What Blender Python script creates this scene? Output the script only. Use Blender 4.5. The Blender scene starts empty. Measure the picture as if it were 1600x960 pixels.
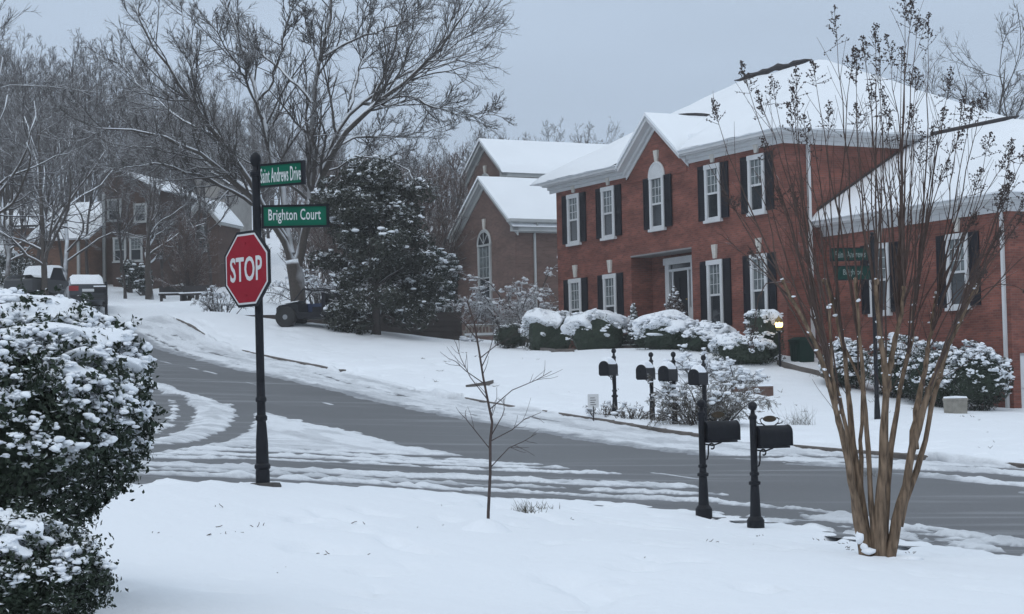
import bpy, bmesh, math, random
import numpy as np
from mathutils import Vector, Matrix

scene = bpy.context.scene
COL = scene.collection
R = math.radians
RNG = np.random.default_rng(7)
EYE = 1.65

# ------------------------------------------------------------------ camera
PITCH, ROLL, FPX = 0.0476, 0.021, 3000.0
_F = Vector((0, math.cos(PITCH), math.sin(PITCH)))
_r0 = Vector((1, 0, 0)); _u0 = Vector((0, -math.sin(PITCH), math.cos(PITCH)))
_R = math.cos(ROLL) * _r0 - math.sin(ROLL) * _u0
_U = math.sin(ROLL) * _r0 + math.cos(ROLL) * _u0
cam_d = bpy.data.cameras.new('camera'); cam = bpy.data.objects.new('camera', cam_d)
COL.objects.link(cam); scene.camera = cam
cam_d.sensor_width = 36.0; cam_d.lens = 36.0 * FPX / 1600.0
cam_d.clip_start = 0.1; cam_d.clip_end = 3000
cam.matrix_world = Matrix(((_R.x, _U.x, -_F.x, 0), (_R.y, _U.y, -_F.y, 0), (_R.z, _U.z, -_F.z, EYE), (0, 0, 0, 1)))

# ------------------------------------------------------------------ world, sun, exposure
SUN_EL, SUN_AZ = 48.0, 200.0
world = bpy.data.worlds.new('World'); scene.world = world; world.use_nodes = True
wn, wl = world.node_tree.nodes, world.node_tree.links
wn.clear()
w_out = wn.new('ShaderNodeOutputWorld'); w_bg = wn.new('ShaderNodeBackground')
w_bg.inputs['Strength'].default_value = 0.1
sky = wn.new('ShaderNodeTexSky'); sky.sky_type = 'NISHITA'; sky.sun_disc = False
sky.sun_elevation = R(SUN_EL); sky.sun_rotation = R(SUN_AZ)
w_tc = wn.new('ShaderNodeTexCoord'); w_sep = wn.new('ShaderNodeSeparateXYZ')
w_ramp = wn.new('ShaderNodeValToRGB')
cr = w_ramp.color_ramp
cr.elements[0].position = 0.0; cr.elements[0].color = (4.15, 5.1, 6.4, 1)
cr.elements[1].position = 1.0; cr.elements[1].color = (7.2, 8.15, 9.1, 1)
e = cr.elements.new(0.10); e.color = (4.1, 5.05, 6.45, 1)
e = cr.elements.new(0.22); e.color = (4.35, 5.3, 6.6, 1)
e = cr.elements.new(0.5); e.color = (5.8, 6.75, 7.9, 1)
w_no = wn.new('ShaderNodeTexNoise'); w_no.inputs['Scale'].default_value = 2.2; w_no.inputs['Detail'].default_value = 4
w_map = wn.new('ShaderNodeMapping'); w_map.inputs['Scale'].default_value = (1, 1, 3.5)
w_mr = wn.new('ShaderNodeMapRange')
w_mr.inputs['From Min'].default_value = 0.3; w_mr.inputs['From Max'].default_value = 0.7
w_mr.inputs['To Min'].default_value = 0.90; w_mr.inputs['To Max'].default_value = 1.12
w_mul = wn.new('ShaderNodeMix'); w_mul.data_type = 'RGBA'; w_mul.blend_type = 'MULTIPLY'; w_mul.inputs['Factor'].default_value = 1
w_mix = wn.new('ShaderNodeMix'); w_mix.data_type = 'RGBA'; w_mix.inputs['Factor'].default_value = 0.93
wl.new(w_tc.outputs['Generated'], w_sep.inputs[0]); wl.new(w_sep.outputs['Z'], w_ramp.inputs['Fac'])
wl.new(w_tc.outputs['Generated'], w_map.inputs['Vector']); wl.new(w_map.outputs[0], w_no.inputs['Vector'])
wl.new(w_no.outputs['Fac'], w_mr.inputs['Value'])
wl.new(w_ramp.outputs['Color'], w_mul.inputs['A']); wl.new(w_mr.outputs['Result'], w_mul.inputs['B'])
wl.new(sky.outputs[0], w_mix.inputs['A']); wl.new(w_mul.outputs['Result'], w_mix.inputs['B'])
wl.new(w_mix.outputs['Result'], w_bg.inputs['Color']); wl.new(w_bg.outputs[0], w_out.inputs[0])

sun_d = bpy.data.lights.new('sun', 'SUN'); sun_d.energy = 0.55; sun_d.angle = R(40); sun_d.color = (1, 0.97, 0.93)
sun = bpy.data.objects.new('sun', sun_d); COL.objects.link(sun)
_a = R(SUN_AZ)
sdir = Vector((math.sin(_a) * math.cos(R(SUN_EL)), math.cos(_a) * math.cos(R(SUN_EL)), math.sin(R(SUN_EL))))
sun.rotation_euler = sdir.to_track_quat('Z', 'Y').to_euler(); sun.location = (0, 0, 60)

scene.view_settings.view_transform = 'Standard'; scene.view_settings.look = 'None'
scene.view_settings.exposure = 0.26; scene.view_settings.gamma = 1.0
scene.render.engine = 'CYCLES'
scene.cycles.max_bounces = 6; scene.cycles.diffuse_bounces = 3; scene.cycles.glossy_bounces = 2
scene.cycles.transparent_max_bounces = 8
try:
    scene.cycles.use_denoising = True
except Exception:
    pass

# ------------------------------------------------------------------ frames of reference
NN = np.array((0.891, 0.454)); DD = np.array((-0.454, 0.891))   # across the road / along the road uphill
ROAD_ROT = math.atan2(-0.891, 0.454)                            # local x runs down the road, local y away from it
def ns2xy(n, s): return NN[0] * n + DD[0] * s, NN[1] * n + DD[1] * s
def xy2ns(x, y): return NN[0] * x + NN[1] * y, DD[0] * x + DD[1] * y
def at(px, py, Y):
    d = _R * ((px - 800) / FPX) + _U * ((480 - py) / FPX) + _F
    return Vector((0, 0, EYE)) + d * (Y / d.y)
def at_n(px, py, n):
    d = _R * ((px - 800) / FPX) + _U * ((480 - py) / FPX) + _F
    return Vector((0, 0, EYE)) + d * (n / (d.x * NN[0] + d.y * NN[1]))

# ------------------------------------------------------------------ noise
def _hash(ix, iy, seed):
    h = (ix.astype(np.int64) * 374761393 + iy.astype(np.int64) * 668265263 + seed * 1442695041) & 0xffffffff
    h = ((h ^ (h >> 13)) * 1274126177) & 0xffffffff
    return ((h ^ (h >> 16)) & 0xffff) / 65535.0
def vnoise(x, y, seed=0):
    x = np.asarray(x, float); y = np.asarray(y, float)
    ix, iy = np.floor(x), np.floor(y); fx, fy = x - ix, y - iy
    fx = fx * fx * (3 - 2 * fx); fy = fy * fy * (3 - 2 * fy)
    a = _hash(ix, iy, seed); b = _hash(ix + 1, iy, seed); c = _hash(ix, iy + 1, seed); d = _hash(ix + 1, iy + 1, seed)
    return (a + (b - a) * fx) * (1 - fy) + (c + (d - c) * fx) * fy
def fbm(x, y, seed=0, octv=4):
    t = 0; amp = 0.5; tot = 0
    for k in range(octv):
        t = t + amp * vnoise(x, y, seed + k * 17); tot += amp
        x = x * 2.03 + 11.3; y = y * 2.03 + 5.7; amp *= 0.5
    return t / tot
def sst(a, b, x):
    t = np.clip((x - a) / (b - a), 0, 1); return t * t * (3 - 2 * t)
def lump(D, seed, freq=3.0, k=7):
    r = np.random.default_rng(seed); out = np.zeros(D.shape[:-1])
    for _ in range(k):
        v = r.normal(size=3) * freq; out += np.sin(D @ v + r.uniform(0, 6.28))
    return out / k ** 0.5

# ------------------------------------------------------------------ terrain
PROFILE = np.array([(-40, -4.2), (-10, -2.9), (10, -2.15), (16, -1.92), (22, -1.66), (25.7, -1.43), (32.7, -1.17), (36.7, -.95), (42.4, -.515),
                    (49.3, .05), (58.4, 1.02), (70, 2.28), (82.2, 3.65), (92, 4.6)])
ctrl = []
for s_, z_ in PROFILE:
    for n_ in (15.8, 19.2, 23.2): ctrl.append((n_, s_, z_))
def cpx(px, py, Y):
    p = at(px, py, Y); n, s = xy2ns(p.x, p.y); ctrl.append((n, s, p.z - EYE))
def cpn(px, py, n):
    p = at_n(px, py, n); n, s = xy2ns(p.x, p.y); ctrl.append((n, s, p.z - EYE))
for a in [(800, 960, 14.2), (1375, 880, 20), (1600, 932, 17), (200, 880, 15), (762, 842, 19), (100, 960, 11.5), (410, 772, 20.2), (100, 765, 18.2),
          (1181, 827, 24.85), (1100, 808, 26.3), (640, 770, 23), (410, 735, 26), (410, 702, 34), (600, 860, 17), (1000, 860, 18.5),
          (130, 480, 90), (200, 432, 125), (300, 472, 100), (350, 494, 79), (430, 474, 93), (720, 534, 80.5), (640, 525, 79.5), (500, 509, 77.5), (380, 500, 78.5), (450, 506, 79), (560, 517, 79.5), (680, 530, 80),
          (60, 440, 120), (330, 425, 130)]: cpx(*a)
for a in [(850, 550, 35.5), (990, 548, 35), (1065, 548, 35.5), (1230, 562, 37.7), (1580, 640, 39.4), (1430, 612, 39.4), (760, 541, 38)]: cpn(*a)
for a in [(39, 45, -.65), (42, 38, -1.0), (48, 44, -.9), (60, 40, -.6), (60, 60, 1.8), (50, 68, 2.4), (52, 82, 3.0), (60, 95, 4.2), (44, 90, 2.9), (80, 125, 11), (40, 150, 14), (10, 140, 13), (-10, 100, 7),
          (0, 0, -1.62), (0, 8, -1.5), (8, 4, -1.85), (0, 25, -.5), (5, 45, .2), (12, 45, -.3), (-20, 30, .4), (-20, 0, -1), (0, 70, 3),
          (8, 90, 5.2), (150, 0, -1), (150, 150, 18), (-100, 150, 18), (-100, 0, 3), (0, 300, 26), (200, 300, 26), (-200, 300, 26), (100, -60, -4), (-60, -60, -3), (400, 100, 12), (400, 400, 26), (0, 600, 28), (-400, 200, 20), (-400, 600, 26)]:
    ctrl.append(a)
ctrl = np.array(ctrl, float)
def _phi(r2): return 0.5 * r2 * np.log(r2 + 1e-9)
_n = len(ctrl); _P = np.c_[np.ones(_n), ctrl[:, :2] / 100]
_r2 = ((ctrl[:, None, :2] - ctrl[None, :, :2]) ** 2).sum(-1) / 1e4
_A = np.zeros((_n + 3, _n + 3)); _A[:_n, :_n] = _phi(_r2) + np.eye(_n) * 2e-5; _A[:_n, _n:] = _P; _A[_n:, :_n] = _P.T
_W = np.linalg.solve(_A, np.r_[ctrl[:, 2], 0, 0, 0])
def terr_ns(n, s):
    n = np.asarray(n, float); s = np.asarray(s, float); shp = n.shape
    q = np.c_[n.ravel(), s.ravel()] / 100; out = np.empty(len(q)); c = ctrl[:, :2] / 100
    for i in range(0, len(q), 20000):
        b = q[i:i + 20000]; r2 = ((b[:, None] - c[None]) ** 2).sum(-1)
        out[i:i + 20000] = _phi(r2) @ _W[:_n] + _W[_n] + b @ _W[_n + 1:]
    return out.reshape(shp) + EYE
def terr(x, y):
    n, s = xy2ns(np.asarray(x, float), np.asarray(y, float)); return terr_ns(n, s)
def tz(x, y): return float(terr(np.array([x]), np.array([y]))[0])
def ground(px, py, Y0=8, Y1=200):
    prev = Y0
    Ys = np.linspace(Y0, Y1, 600)
    pts = [at(px, py, Y) for Y in Ys]
    zz = terr(np.array([p.x for p in pts]), np.array([p.y for p in pts]))
    for i, p in enumerate(pts):
        if p.z < zz[i]: return Vector((p.x, p.y, zz[i]))
    return pts[-1]

# ------------------------------------------------------------------ mesh builder and tags
class MB:
    def __init__(self): self.v = []; self.f = []; self.m = []; self.n = 0
    def add(self, V, F, m=0):
        V = np.asarray(V, float).reshape(-1, 3)
        if isinstance(F, np.ndarray):
            self.f.append(F + self.n); self.m.append(np.full(len(F), m))
        else:
            by = {}
            for q in F: by.setdefault(len(q), []).append(q)
            for k, L in by.items():
                A = np.array(L, int); self.f.append(A + self.n); self.m.append(np.full(len(A), m))
        self.v.append(V); self.n += len(V); return self
    def box(self, x0, x1, y0, y1, z0, z1, m=0, M=None):
        V = [(x, y, z) for z in (z0, z1) for y in (y0, y1) for x in (x0, x1)]
        if M is not None: V = [M @ Vector(p) for p in V]
        return self.add([tuple(p) for p in V], [(0, 2, 3, 1), (4, 5, 7, 6), (0, 1, 5, 4), (2, 6, 7, 3), (0, 4, 6, 2), (1, 3, 7, 5)], m)
    def prism(self, poly, y0, y1, m=0, f=None):
        """polygon in x,z extruded along y"""
        k = len(poly); f = f or (lambda x, y, z: (x, y, z))
        V = [f(x, y0, z) for x, z in poly] + [f(x, y1, z) for x, z in poly]
        F = [tuple(range(k)), tuple(range(2 * k - 1, k - 1, -1))] + [(i, i + k, (i + 1) % k + k, (i + 1) % k) for i in range(k)]
        return self.add(V, F, m)
    def lathe(self, prof, c=(0, 0, 0), sides=16, m=0, squash=1):
        a = np.linspace(0, 2 * np.pi, sides, endpoint=False); V = []
        for r, z in prof: V += [(c[0] + r * math.cos(t), c[1] + r * math.sin(t) * squash, c[2] + z) for t in a]
        F = []
        for i in range(len(prof) - 1):
            for j in range(sides):
                k = (j + 1) % sides; F.append((i * sides + j, i * sides + k, (i + 1) * sides + k, (i + 1) * sides + j))
        F.append(tuple(range(sides - 1, -1, -1))); F.append(tuple(range((len(prof) - 1) * sides, len(prof) * sides)))
        return self.add(V, F, m)
    def tubes(self, P, Rad, sides=5, m=0):
        P = np.asarray(P, float); Rad = np.asarray(Rad, float); K, n, _ = P.shape
        T = np.gradient(P, axis=1); T /= np.linalg.norm(T, axis=2, keepdims=True) + 1e-9
        ref = np.where(np.abs(T[:, :, 2:3]) > 0.9, np.array([1.0, 0.3, 0.1]), np.array([0.12, 0.09, 1.0]))
        ref0 = np.repeat(ref[:, :1], n, axis=1)
        U = np.cross(T, ref0); U /= np.linalg.norm(U, axis=2, keepdims=True) + 1e-9
        W = np.cross(T, U); a = np.linspace(0, 2 * np.pi, sides, endpoint=False)
        V = P[:, :, None] + Rad[:, :, None, None] * (U[:, :, None] * np.cos(a)[None, None, :, None] + W[:, :, None] * np.sin(a)[None, None, :, None])
        base = (np.arange(K) * n * sides)[:, None, None]; i = np.arange(n - 1)[None, :, None]; j = np.arange(sides)[None, None, :]; k = (j + 1) % sides
        F = np.stack(np.broadcast_arrays(base + i * sides + j, base + i * sides + k, base + (i + 1) * sides + k, base + (i + 1) * sides + j), -1).reshape(-1, 4)
        self.add(V.reshape(-1, 3), F, m)
        cap = (np.arange(K) * n * sides)[:, None] + (n - 1) * sides + np.arange(sides)[None]
        self.f.append(cap + self.n - K * n * sides); self.m.append(np.full(K, m)); return self
    def tube(self, pts, rad, sides=8, m=0):
        pts = np.array([tuple(p) for p in pts], float)
        rad = np.full(len(pts), rad) if np.isscalar(rad) else np.array(rad, float)
        return self.tubes(pts[None], rad[None], sides, m)
    def mesh(self, name, mats, smooth=False, origin=None):
        V = np.concatenate(self.v); 
        if origin is not None: V = V - np.array(tuple(origin))
        me = bpy.data.meshes.new(name); me.vertices.add(len(V)); me.vertices.foreach_set('co', V.astype(np.float32).ravel())
        tot = np.concatenate([np.full(len(A), A.shape[1]) for A in self.f]); loops = np.concatenate([A.ravel() for A in self.f])
        me.loops.add(len(loops)); me.loops.foreach_set('vertex_index', loops.astype(np.int32))
        me.polygons.add(len(tot)); me.polygons.foreach_set('loop_start', np.r_[0, np.cumsum(tot)[:-1]].astype(np.int32))
        me.polygons.foreach_set('loop_total', tot.astype(np.int32))
        for mt in (mats if isinstance(mats, (list, tuple)) else [mats]): me.materials.append(mt)
        me.polygons.foreach_set('material_index', np.concatenate(self.m).astype(np.int32))
        me.polygons.foreach_set('use_smooth', np.full(len(tot), bool(smooth)))
        me.update(calc_edges=True); me.validate(); return me
    def build(self, name, mats, parent=None, smooth=False, origin=None, loc=None):
        o = bpy.data.objects.new(name, self.mesh(name, mats, smooth, origin)); COL.objects.link(o)
        if parent is not None: o.parent = parent
        if loc is not None: o.location = loc
        elif origin is not None and parent is None: o.location = origin
        if smooth == 'auto':
            for p in o.data.polygons: p.use_smooth = True
            try: o.data.set_sharp_from_angle(angle=R(35))
            except Exception: pass
        return o
def tag(o, label, cat, group=None):
    o['label'] = label; o['category'] = cat
    if group: o['group'] = group
    return o
def thing(name, loc, label, cat, rz=0, group=None):
    o = bpy.data.objects.new(name, None); COL.objects.link(o); o.location = loc; o.rotation_euler = (0, 0, rz)
    o.empty_display_size = 0.2
    return tag(o, label, cat, group)
def struct(o, kind='structure'): o['kind'] = kind; return o
def dup(root, loc=None, rz=None, sc=None, label=None):
    r = root.copy(); COL.objects.link(r)
    if loc is not None: r.location = loc
    if rz is not None: r.rotation_euler = (0, 0, rz)
    if sc is not None: r.scale = (sc, sc, sc) if np.isscalar(sc) else sc
    if label: r['label'] = label
    def rec(src, dst):
        for ch in [o for o in bpy.data.objects if o.parent == src]:
            c = ch.copy(); COL.objects.link(c); c.parent = dst; rec(ch, c)
    rec(root, r)
    return r

# ------------------------------------------------------------------ materials
def pmat(name, col, rough=0.7, var=0.0, vscale=8.0, spec=0.5, metal=0.0, bump=0.0, bscale=60.0, emit=None, coat=0.0, stretch=None):
    m = bpy.data.materials.new(name); m.use_nodes = True; nt = m.node_tree; b = nt.nodes['Principled BSDF']
    b.inputs['Base Color'].default_value = (*col, 1); b.inputs['Roughness'].default_value = rough
    b.inputs['Specular IOR Level'].default_value = spec; b.inputs['Metallic'].default_value = metal
    if coat: b.inputs['Coat Weight'].default_value = coat
    tc = nt.nodes.new('ShaderNodeTexCoord')
    if var:
        no = nt.nodes.new('ShaderNodeTexNoise'); no.inputs['Scale'].default_value = vscale; no.inputs['Detail'].default_value = 5
        mr = nt.nodes.new('ShaderNodeMapRange'); mr.inputs['From Min'].default_value = 0.3; mr.inputs['From Max'].default_value = 0.7
        mr.inputs['To Min'].default_value = 1 - var; mr.inputs['To Max'].default_value = 1 + var
        mx = nt.nodes.new('ShaderNodeMix'); mx.data_type = 'RGBA'; mx.blend_type = 'MULTIPLY'; mx.inputs['Factor'].default_value = 1
        mx.inputs['A'].default_value = (*col, 1)
        mp = nt.nodes.new('ShaderNodeMapping'); mp.inputs['Scale'].default_value = (1, 1, stretch or 1); nt.links.new(tc.outputs['Object'], mp.inputs['Vector']); nt.links.new(mp.outputs[0], no.inputs['Vector']); nt.links.new(no.outputs['Fac'], mr.inputs['Value'])
        nt.links.new(mr.outputs['Result'], mx.inputs['B']); nt.links.new(mx.outputs['Result'], b.inputs['Base Color'])
    if bump:
        n2 = nt.nodes.new('ShaderNodeTexNoise'); n2.inputs['Scale'].default_value = bscale; n2.inputs['Detail'].default_value = 4
        bp = nt.nodes.new('ShaderNodeBump'); bp.inputs['Strength'].default_value = bump; bp.inputs['Distance'].default_value = 0.02
        nt.links.new(tc.outputs['Object'], n2.inputs['Vector']); nt.links.new(n2.outputs['Fac'], bp.inputs['Height'])
        nt.links.new(bp.outputs['Normal'], b.inputs['Normal'])
    if emit:
        b.inputs['Emission Color'].default_value = (*emit[0], 1); b.inputs['Emission Strength'].default_value = emit[1]
    return m
def snowtop(name, col, lo=0.35, hi=0.6, rough=0.85, var=0.25, vscale=12.0, patch=0.5, pscale=3.0, stretch=None):
    """bark, leaf or timber with snow lying on what faces up"""
    m = pmat(name, col, rough, var, vscale, spec=0.2, stretch=stretch); nt = m.node_tree; b = nt.nodes['Principled BSDF']
    src = b.inputs['Base Color'].links[0].from_socket
    geo = nt.nodes.new('ShaderNodeNewGeometry'); sp = nt.nodes.new('ShaderNodeSeparateXYZ')
    tc = nt.nodes.new('ShaderNodeTexCoord'); no = nt.nodes.new('ShaderNodeTexNoise'); no.inputs['Scale'].default_value = pscale; no.inputs['Detail'].default_value = 3
    ma = nt.nodes.new('ShaderNodeMath'); ma.operation = 'MULTIPLY_ADD'; ma.inputs[1].default_value = patch * 2; ma.inputs[2].default_value = -patch
    ad = nt.nodes.new('ShaderNodeMath'); ad.operation = 'ADD'
    mr = nt.nodes.new('ShaderNodeMapRange'); mr.inputs['From Min'].default_value = lo; mr.inputs['From Max'].default_value = hi
    mx = nt.nodes.new('ShaderNodeMix'); mx.data_type = 'RGBA'; mx.inputs['B'].default_value = (0.8, 0.84, 0.89, 1)
    nt.links.new(geo.outputs['Normal'], sp.inputs[0]); nt.links.new(tc.outputs['Object'], no.inputs['Vector'])
    nt.links.new(no.outputs['Fac'], ma.inputs[0]); nt.links.new(ma.outputs[0], ad.inputs[0]); nt.links.new(sp.outputs['Z'], ad.inputs[1])
    nt.links.new(ad.outputs[0], mr.inputs['Value']); nt.links.new(mr.outputs['Result'], mx.inputs['Factor'])
    nt.links.new(src, mx.inputs['A']); nt.links.new(mx.outputs['Result'], b.inputs['Base Color'])
    return m
def brick(name, c1, c2, mortar, w=0.215, h=0.075, var=0.25):
    m = bpy.data.materials.new(name); m.use_nodes = True; nt = m.node_tree; b = nt.nodes['Principled BSDF']; L = nt.links.new
    b.inputs['Roughness'].default_value = 0.9; b.inputs['Specular IOR Level'].default_value = 0.15
    tc = nt.nodes.new('ShaderNodeTexCoord'); sp = nt.nodes.new('ShaderNodeSeparateXYZ'); ad = nt.nodes.new('ShaderNodeMath'); cb = nt.nodes.new('ShaderNodeCombineXYZ')
    L(tc.outputs['Object'], sp.inputs[0]); L(sp.outputs['X'], ad.inputs[0]); L(sp.outputs['Y'], ad.inputs[1]); L(ad.outputs[0], cb.inputs['X']); L(sp.outputs['Z'], cb.inputs['Y'])
    br = nt.nodes.new('ShaderNodeTexBrick'); br.inputs['Scale'].default_value = 1; br.inputs['Brick Width'].default_value = w; br.inputs['Row Height'].default_value = h
    br.inputs['Mortar Size'].default_value = 0.008; br.inputs['Mortar Smooth'].default_value = 0.3; br.inputs['Bias'].default_value = -0.1
    br.inputs['Color1'].default_value = (*c1, 1); br.inputs['Color2'].default_value = (*c2, 1); br.inputs['Mortar'].default_value = (*mortar, 1)
    L(cb.outputs[0], br.inputs['Vector'])
    no = nt.nodes.new('ShaderNodeTexNoise'); no.inputs['Scale'].default_value = 0.9; no.inputs['Detail'].default_value = 6; no.inputs['Roughness'].default_value = 0.7
    mp = nt.nodes.new('ShaderNodeMapping'); mp.inputs['Scale'].default_value = (0.6, 1.9, 1); L(cb.outputs[0], mp.inputs['Vector']); L(mp.outputs[0], no.inputs['Vector'])
    mr = nt.nodes.new('ShaderNodeMapRange'); mr.inputs['From Min'].default_value = 0.3; mr.inputs['From Max'].default_value = 0.7; mr.inputs['To Min'].default_value = 1 - var; mr.inputs['To Max'].default_value = 1 + var
    mx = nt.nodes.new('ShaderNodeMix'); mx.data_type = 'RGBA'; mx.blend_type = 'MULTIPLY'; mx.inputs['Factor'].default_value = 1
    L(no.outputs['Fac'], mr.inputs['Value']); L(br.outputs['Color'], mx.inputs['A']); L(mr.outputs['Result'], mx.inputs['B']); L(mx.outputs['Result'], b.inputs['Base Color'])
    bp = nt.nodes.new('ShaderNodeBump'); bp.inputs['Strength'].default_value = 0.4; bp.inputs['Distance'].default_value = 0.01; bp.invert = True
    L(br.outputs['Fac'], bp.inputs['Height']); L(bp.outputs['Normal'], b.inputs['Normal'])
    return m

M_SNOW = pmat('snow', (0.80, 0.83, 0.87), 0.75, 0.03, 1.5, spec=0.25, bump=0.35, bscale=9.0)
M_ROOFSNOW = pmat('roof snow', (0.82, 0.85, 0.885), 0.8, 0.02, 0.8, spec=0.2, bump=0.25, bscale=3.0)
M_BUSHSNOW = pmat('snow clumps', (0.83, 0.86, 0.9), 0.8, 0.03, 10, spec=0.2, bump=0.4, bscale=40)
M_BLACK = pmat('black painted metal', (0.009, 0.010, 0.014), 0.5, 0.25, 12, spec=0.22)
M_WHITE = pmat('white trim', (0.58, 0.59, 0.60), 0.5, 0.06, 2.0)
M_WHITE2 = pmat('off white trim', (0.40, 0.415, 0.415), 0.6, 0.08, 2.0)
M_STONE = pmat('pale keystone', (0.55, 0.53, 0.49), 0.85, 0.12, 6)
M_SHUT = pmat('dark shutter paint', (0.011, 0.011, 0.017), 0.6, 0.15, 3, spec=0.15)
M_GLASS = pmat('window glass', (0.025, 0.03, 0.036), 0.07, 0.35, 1.3, spec=0.6)
M_CURT = pmat('curtained glass', (0.115, 0.135, 0.14), 0.15, 0.5, 5.0, spec=0.5)
M_BRICK = brick('red brick', (0.222, 0.078, 0.058), (0.135, 0.05, 0.040), (0.165, 0.105, 0.092), var=.42)
M_BRICK2 = brick('brown brick', (0.16, 0.10, 0.085), (0.11, 0.07, 0.06), (0.16, 0.125, 0.11))
M_BRICK3 = brick('dull brown brick', (0.09, 0.056, 0.045), (0.065, 0.04, 0.034), (0.09, 0.07, 0.062))
M_STUCCO = pmat('beige render', (0.33, 0.32, 0.305), 0.9, 0.12, 1.2)
M_SHINGLE = pmat('dark shingle', (0.03, 0.026, 0.028), 0.85, 0.3, 5)
M_CONC = pmat('kerb concrete', (0.115, 0.10, 0.09), 0.9, 0.3, 3, bump=0.3)
M_TIMBER = snowtop('dark timber wall', (0.05, 0.042, 0.04), 0.6, 0.75, patch=0.1, vscale=2)
M_BARK = snowtop('grey bark', (0.066, 0.056, 0.05), 0.02, 0.42, patch=0.3, pscale=1.2)
M_BIGTW = snowtop('big tree twigs', (0.056, 0.049, 0.046), 0.36, 0.85, patch=0.5, pscale=1.2)
M_BARKD = snowtop('dark bark', (0.06, 0.052, 0.05), 0.45, 0.85, patch=0.6, pscale=1.2)
M_TWIG = snowtop('snowy twigs', (0.056, 0.05, 0.05), 0.38, 0.95, patch=0.6, pscale=0.5)
M_TWIGB = snowtop('brown twigs', (0.10, 0.066, 0.055), 0.55, 1.0, patch=0.5, pscale=0.8)
M_MYRT = snowtop('crape myrtle bark', (0.155, 0.110, 0.076), 0.85, 0.97, patch=0.3, pscale=5, var=0.65, vscale=30, stretch=.14)
M_WHIP = snowtop('reddish whips', (0.085, 0.060, 0.052), 0.93, 1.0, patch=0.1, pscale=2)
M_SEED = pmat('dry seed heads', (0.055, 0.04, 0.036), 0.9, 0.3, 30)
M_LEAF = snowtop('dark holly leaves', (0.024, 0.036, 0.023), 0.72, 0.95, rough=.5, var=.55, vscale=20, patch=.5, pscale=5)
M_LEAF2 = pmat('boxwood leaves', (0.022, 0.036, 0.022), 0.55, 0.5, 14, spec=0.3)
M_MAGN = snowtop('magnolia leaves', (0.03, 0.034, 0.026), 0.72, 0.9, rough=0.4, var=0.6, vscale=3, patch=0.42, pscale=1.1)
M_CONIF = snowtop('conifer needles', (0.03, 0.04, 0.03), 0.5, 0.9, rough=0.7, var=0.4, vscale=6, patch=0.4)
M_DRY = snowtop('brown dry foliage', (0.075, 0.055, 0.048), 0.6, 0.9, rough=0.8, var=0.4, vscale=6, patch=0.4, pscale=2)

# snow ground and asphalt with more care
def asphalt_mat():
    m = bpy.data.materials.new('wet asphalt'); m.use_nodes = True; nt = m.node_tree; b = nt.nodes['Principled BSDF']; L = nt.links.new
    tc = nt.nodes.new('ShaderNodeTexCoord')
    mp = nt.nodes.new('ShaderNodeMapping'); mp.inputs['Rotation'].default_value = (0, 0, -ROAD_ROT); mp.inputs['Scale'].default_value = (0.12, 1.6, 1)
    L(tc.outputs['Object'], mp.inputs['Vector'])
    n1 = nt.nodes.new('ShaderNodeTexNoise'); n1.inputs['Scale'].default_value = 1.4; n1.inputs['Detail'].default_value = 6; L(mp.outputs[0], n1.inputs['Vector'])
    n2 = nt.nodes.new('ShaderNodeTexNoise'); n2.inputs['Scale'].default_value = 45; n2.inputs['Detail'].default_value = 3; L(tc.outputs['Object'], n2.inputs['Vector'])
    r1 = nt.nodes.new('ShaderNodeValToRGB'); r1.color_ramp.elements[0].position = .32; r1.color_ramp.elements[0].color = (.085, .088, .094, 1)
    r1.color_ramp.elements[1].position = .78; r1.color_ramp.elements[1].color = (.24, .25, .265, 1); e = r1.color_ramp.elements.new(.55); e.color = (.115, .119, .127, 1)
    L(n1.outputs['Fac'], r1.inputs['Fac'])
    mr = nt.nodes.new('ShaderNodeMapRange'); mr.inputs['From Min'].default_value = .3; mr.inputs['From Max'].default_value = .7; mr.inputs['To Min'].default_value = .8; mr.inputs['To Max'].default_value = 1.2
    L(n2.outputs['Fac'], mr.inputs['Value'])
    mx = nt.nodes.new('ShaderNodeMix'); mx.data_type = 'RGBA'; mx.blend_type = 'MULTIPLY'; mx.inputs['Factor'].default_value = 1
    L(r1.outputs['Color'], mx.inputs['A']); L(mr.outputs['Result'], mx.inputs['B']); L(mx.outputs['Result'], b.inputs['Base Color'])
    rr = nt.nodes.new('ShaderNodeMapRange'); rr.inputs['To Min'].default_value = .38; rr.inputs['To Max'].default_value = .75; L(n1.outputs['Fac'], rr.inputs['Value']); L(rr.outputs['Result'], b.inputs['Roughness'])
    b.inputs['Specular IOR Level'].default_value = 0.35
    bp = nt.nodes.new('ShaderNodeBump'); bp.inputs['Strength'].default_value = .25; bp.inputs['Distance'].default_value = .01; L(n2.outputs['Fac'], bp.inputs['Height']); L(bp.outputs['Normal'], b.inputs['Normal'])
    return m
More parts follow.
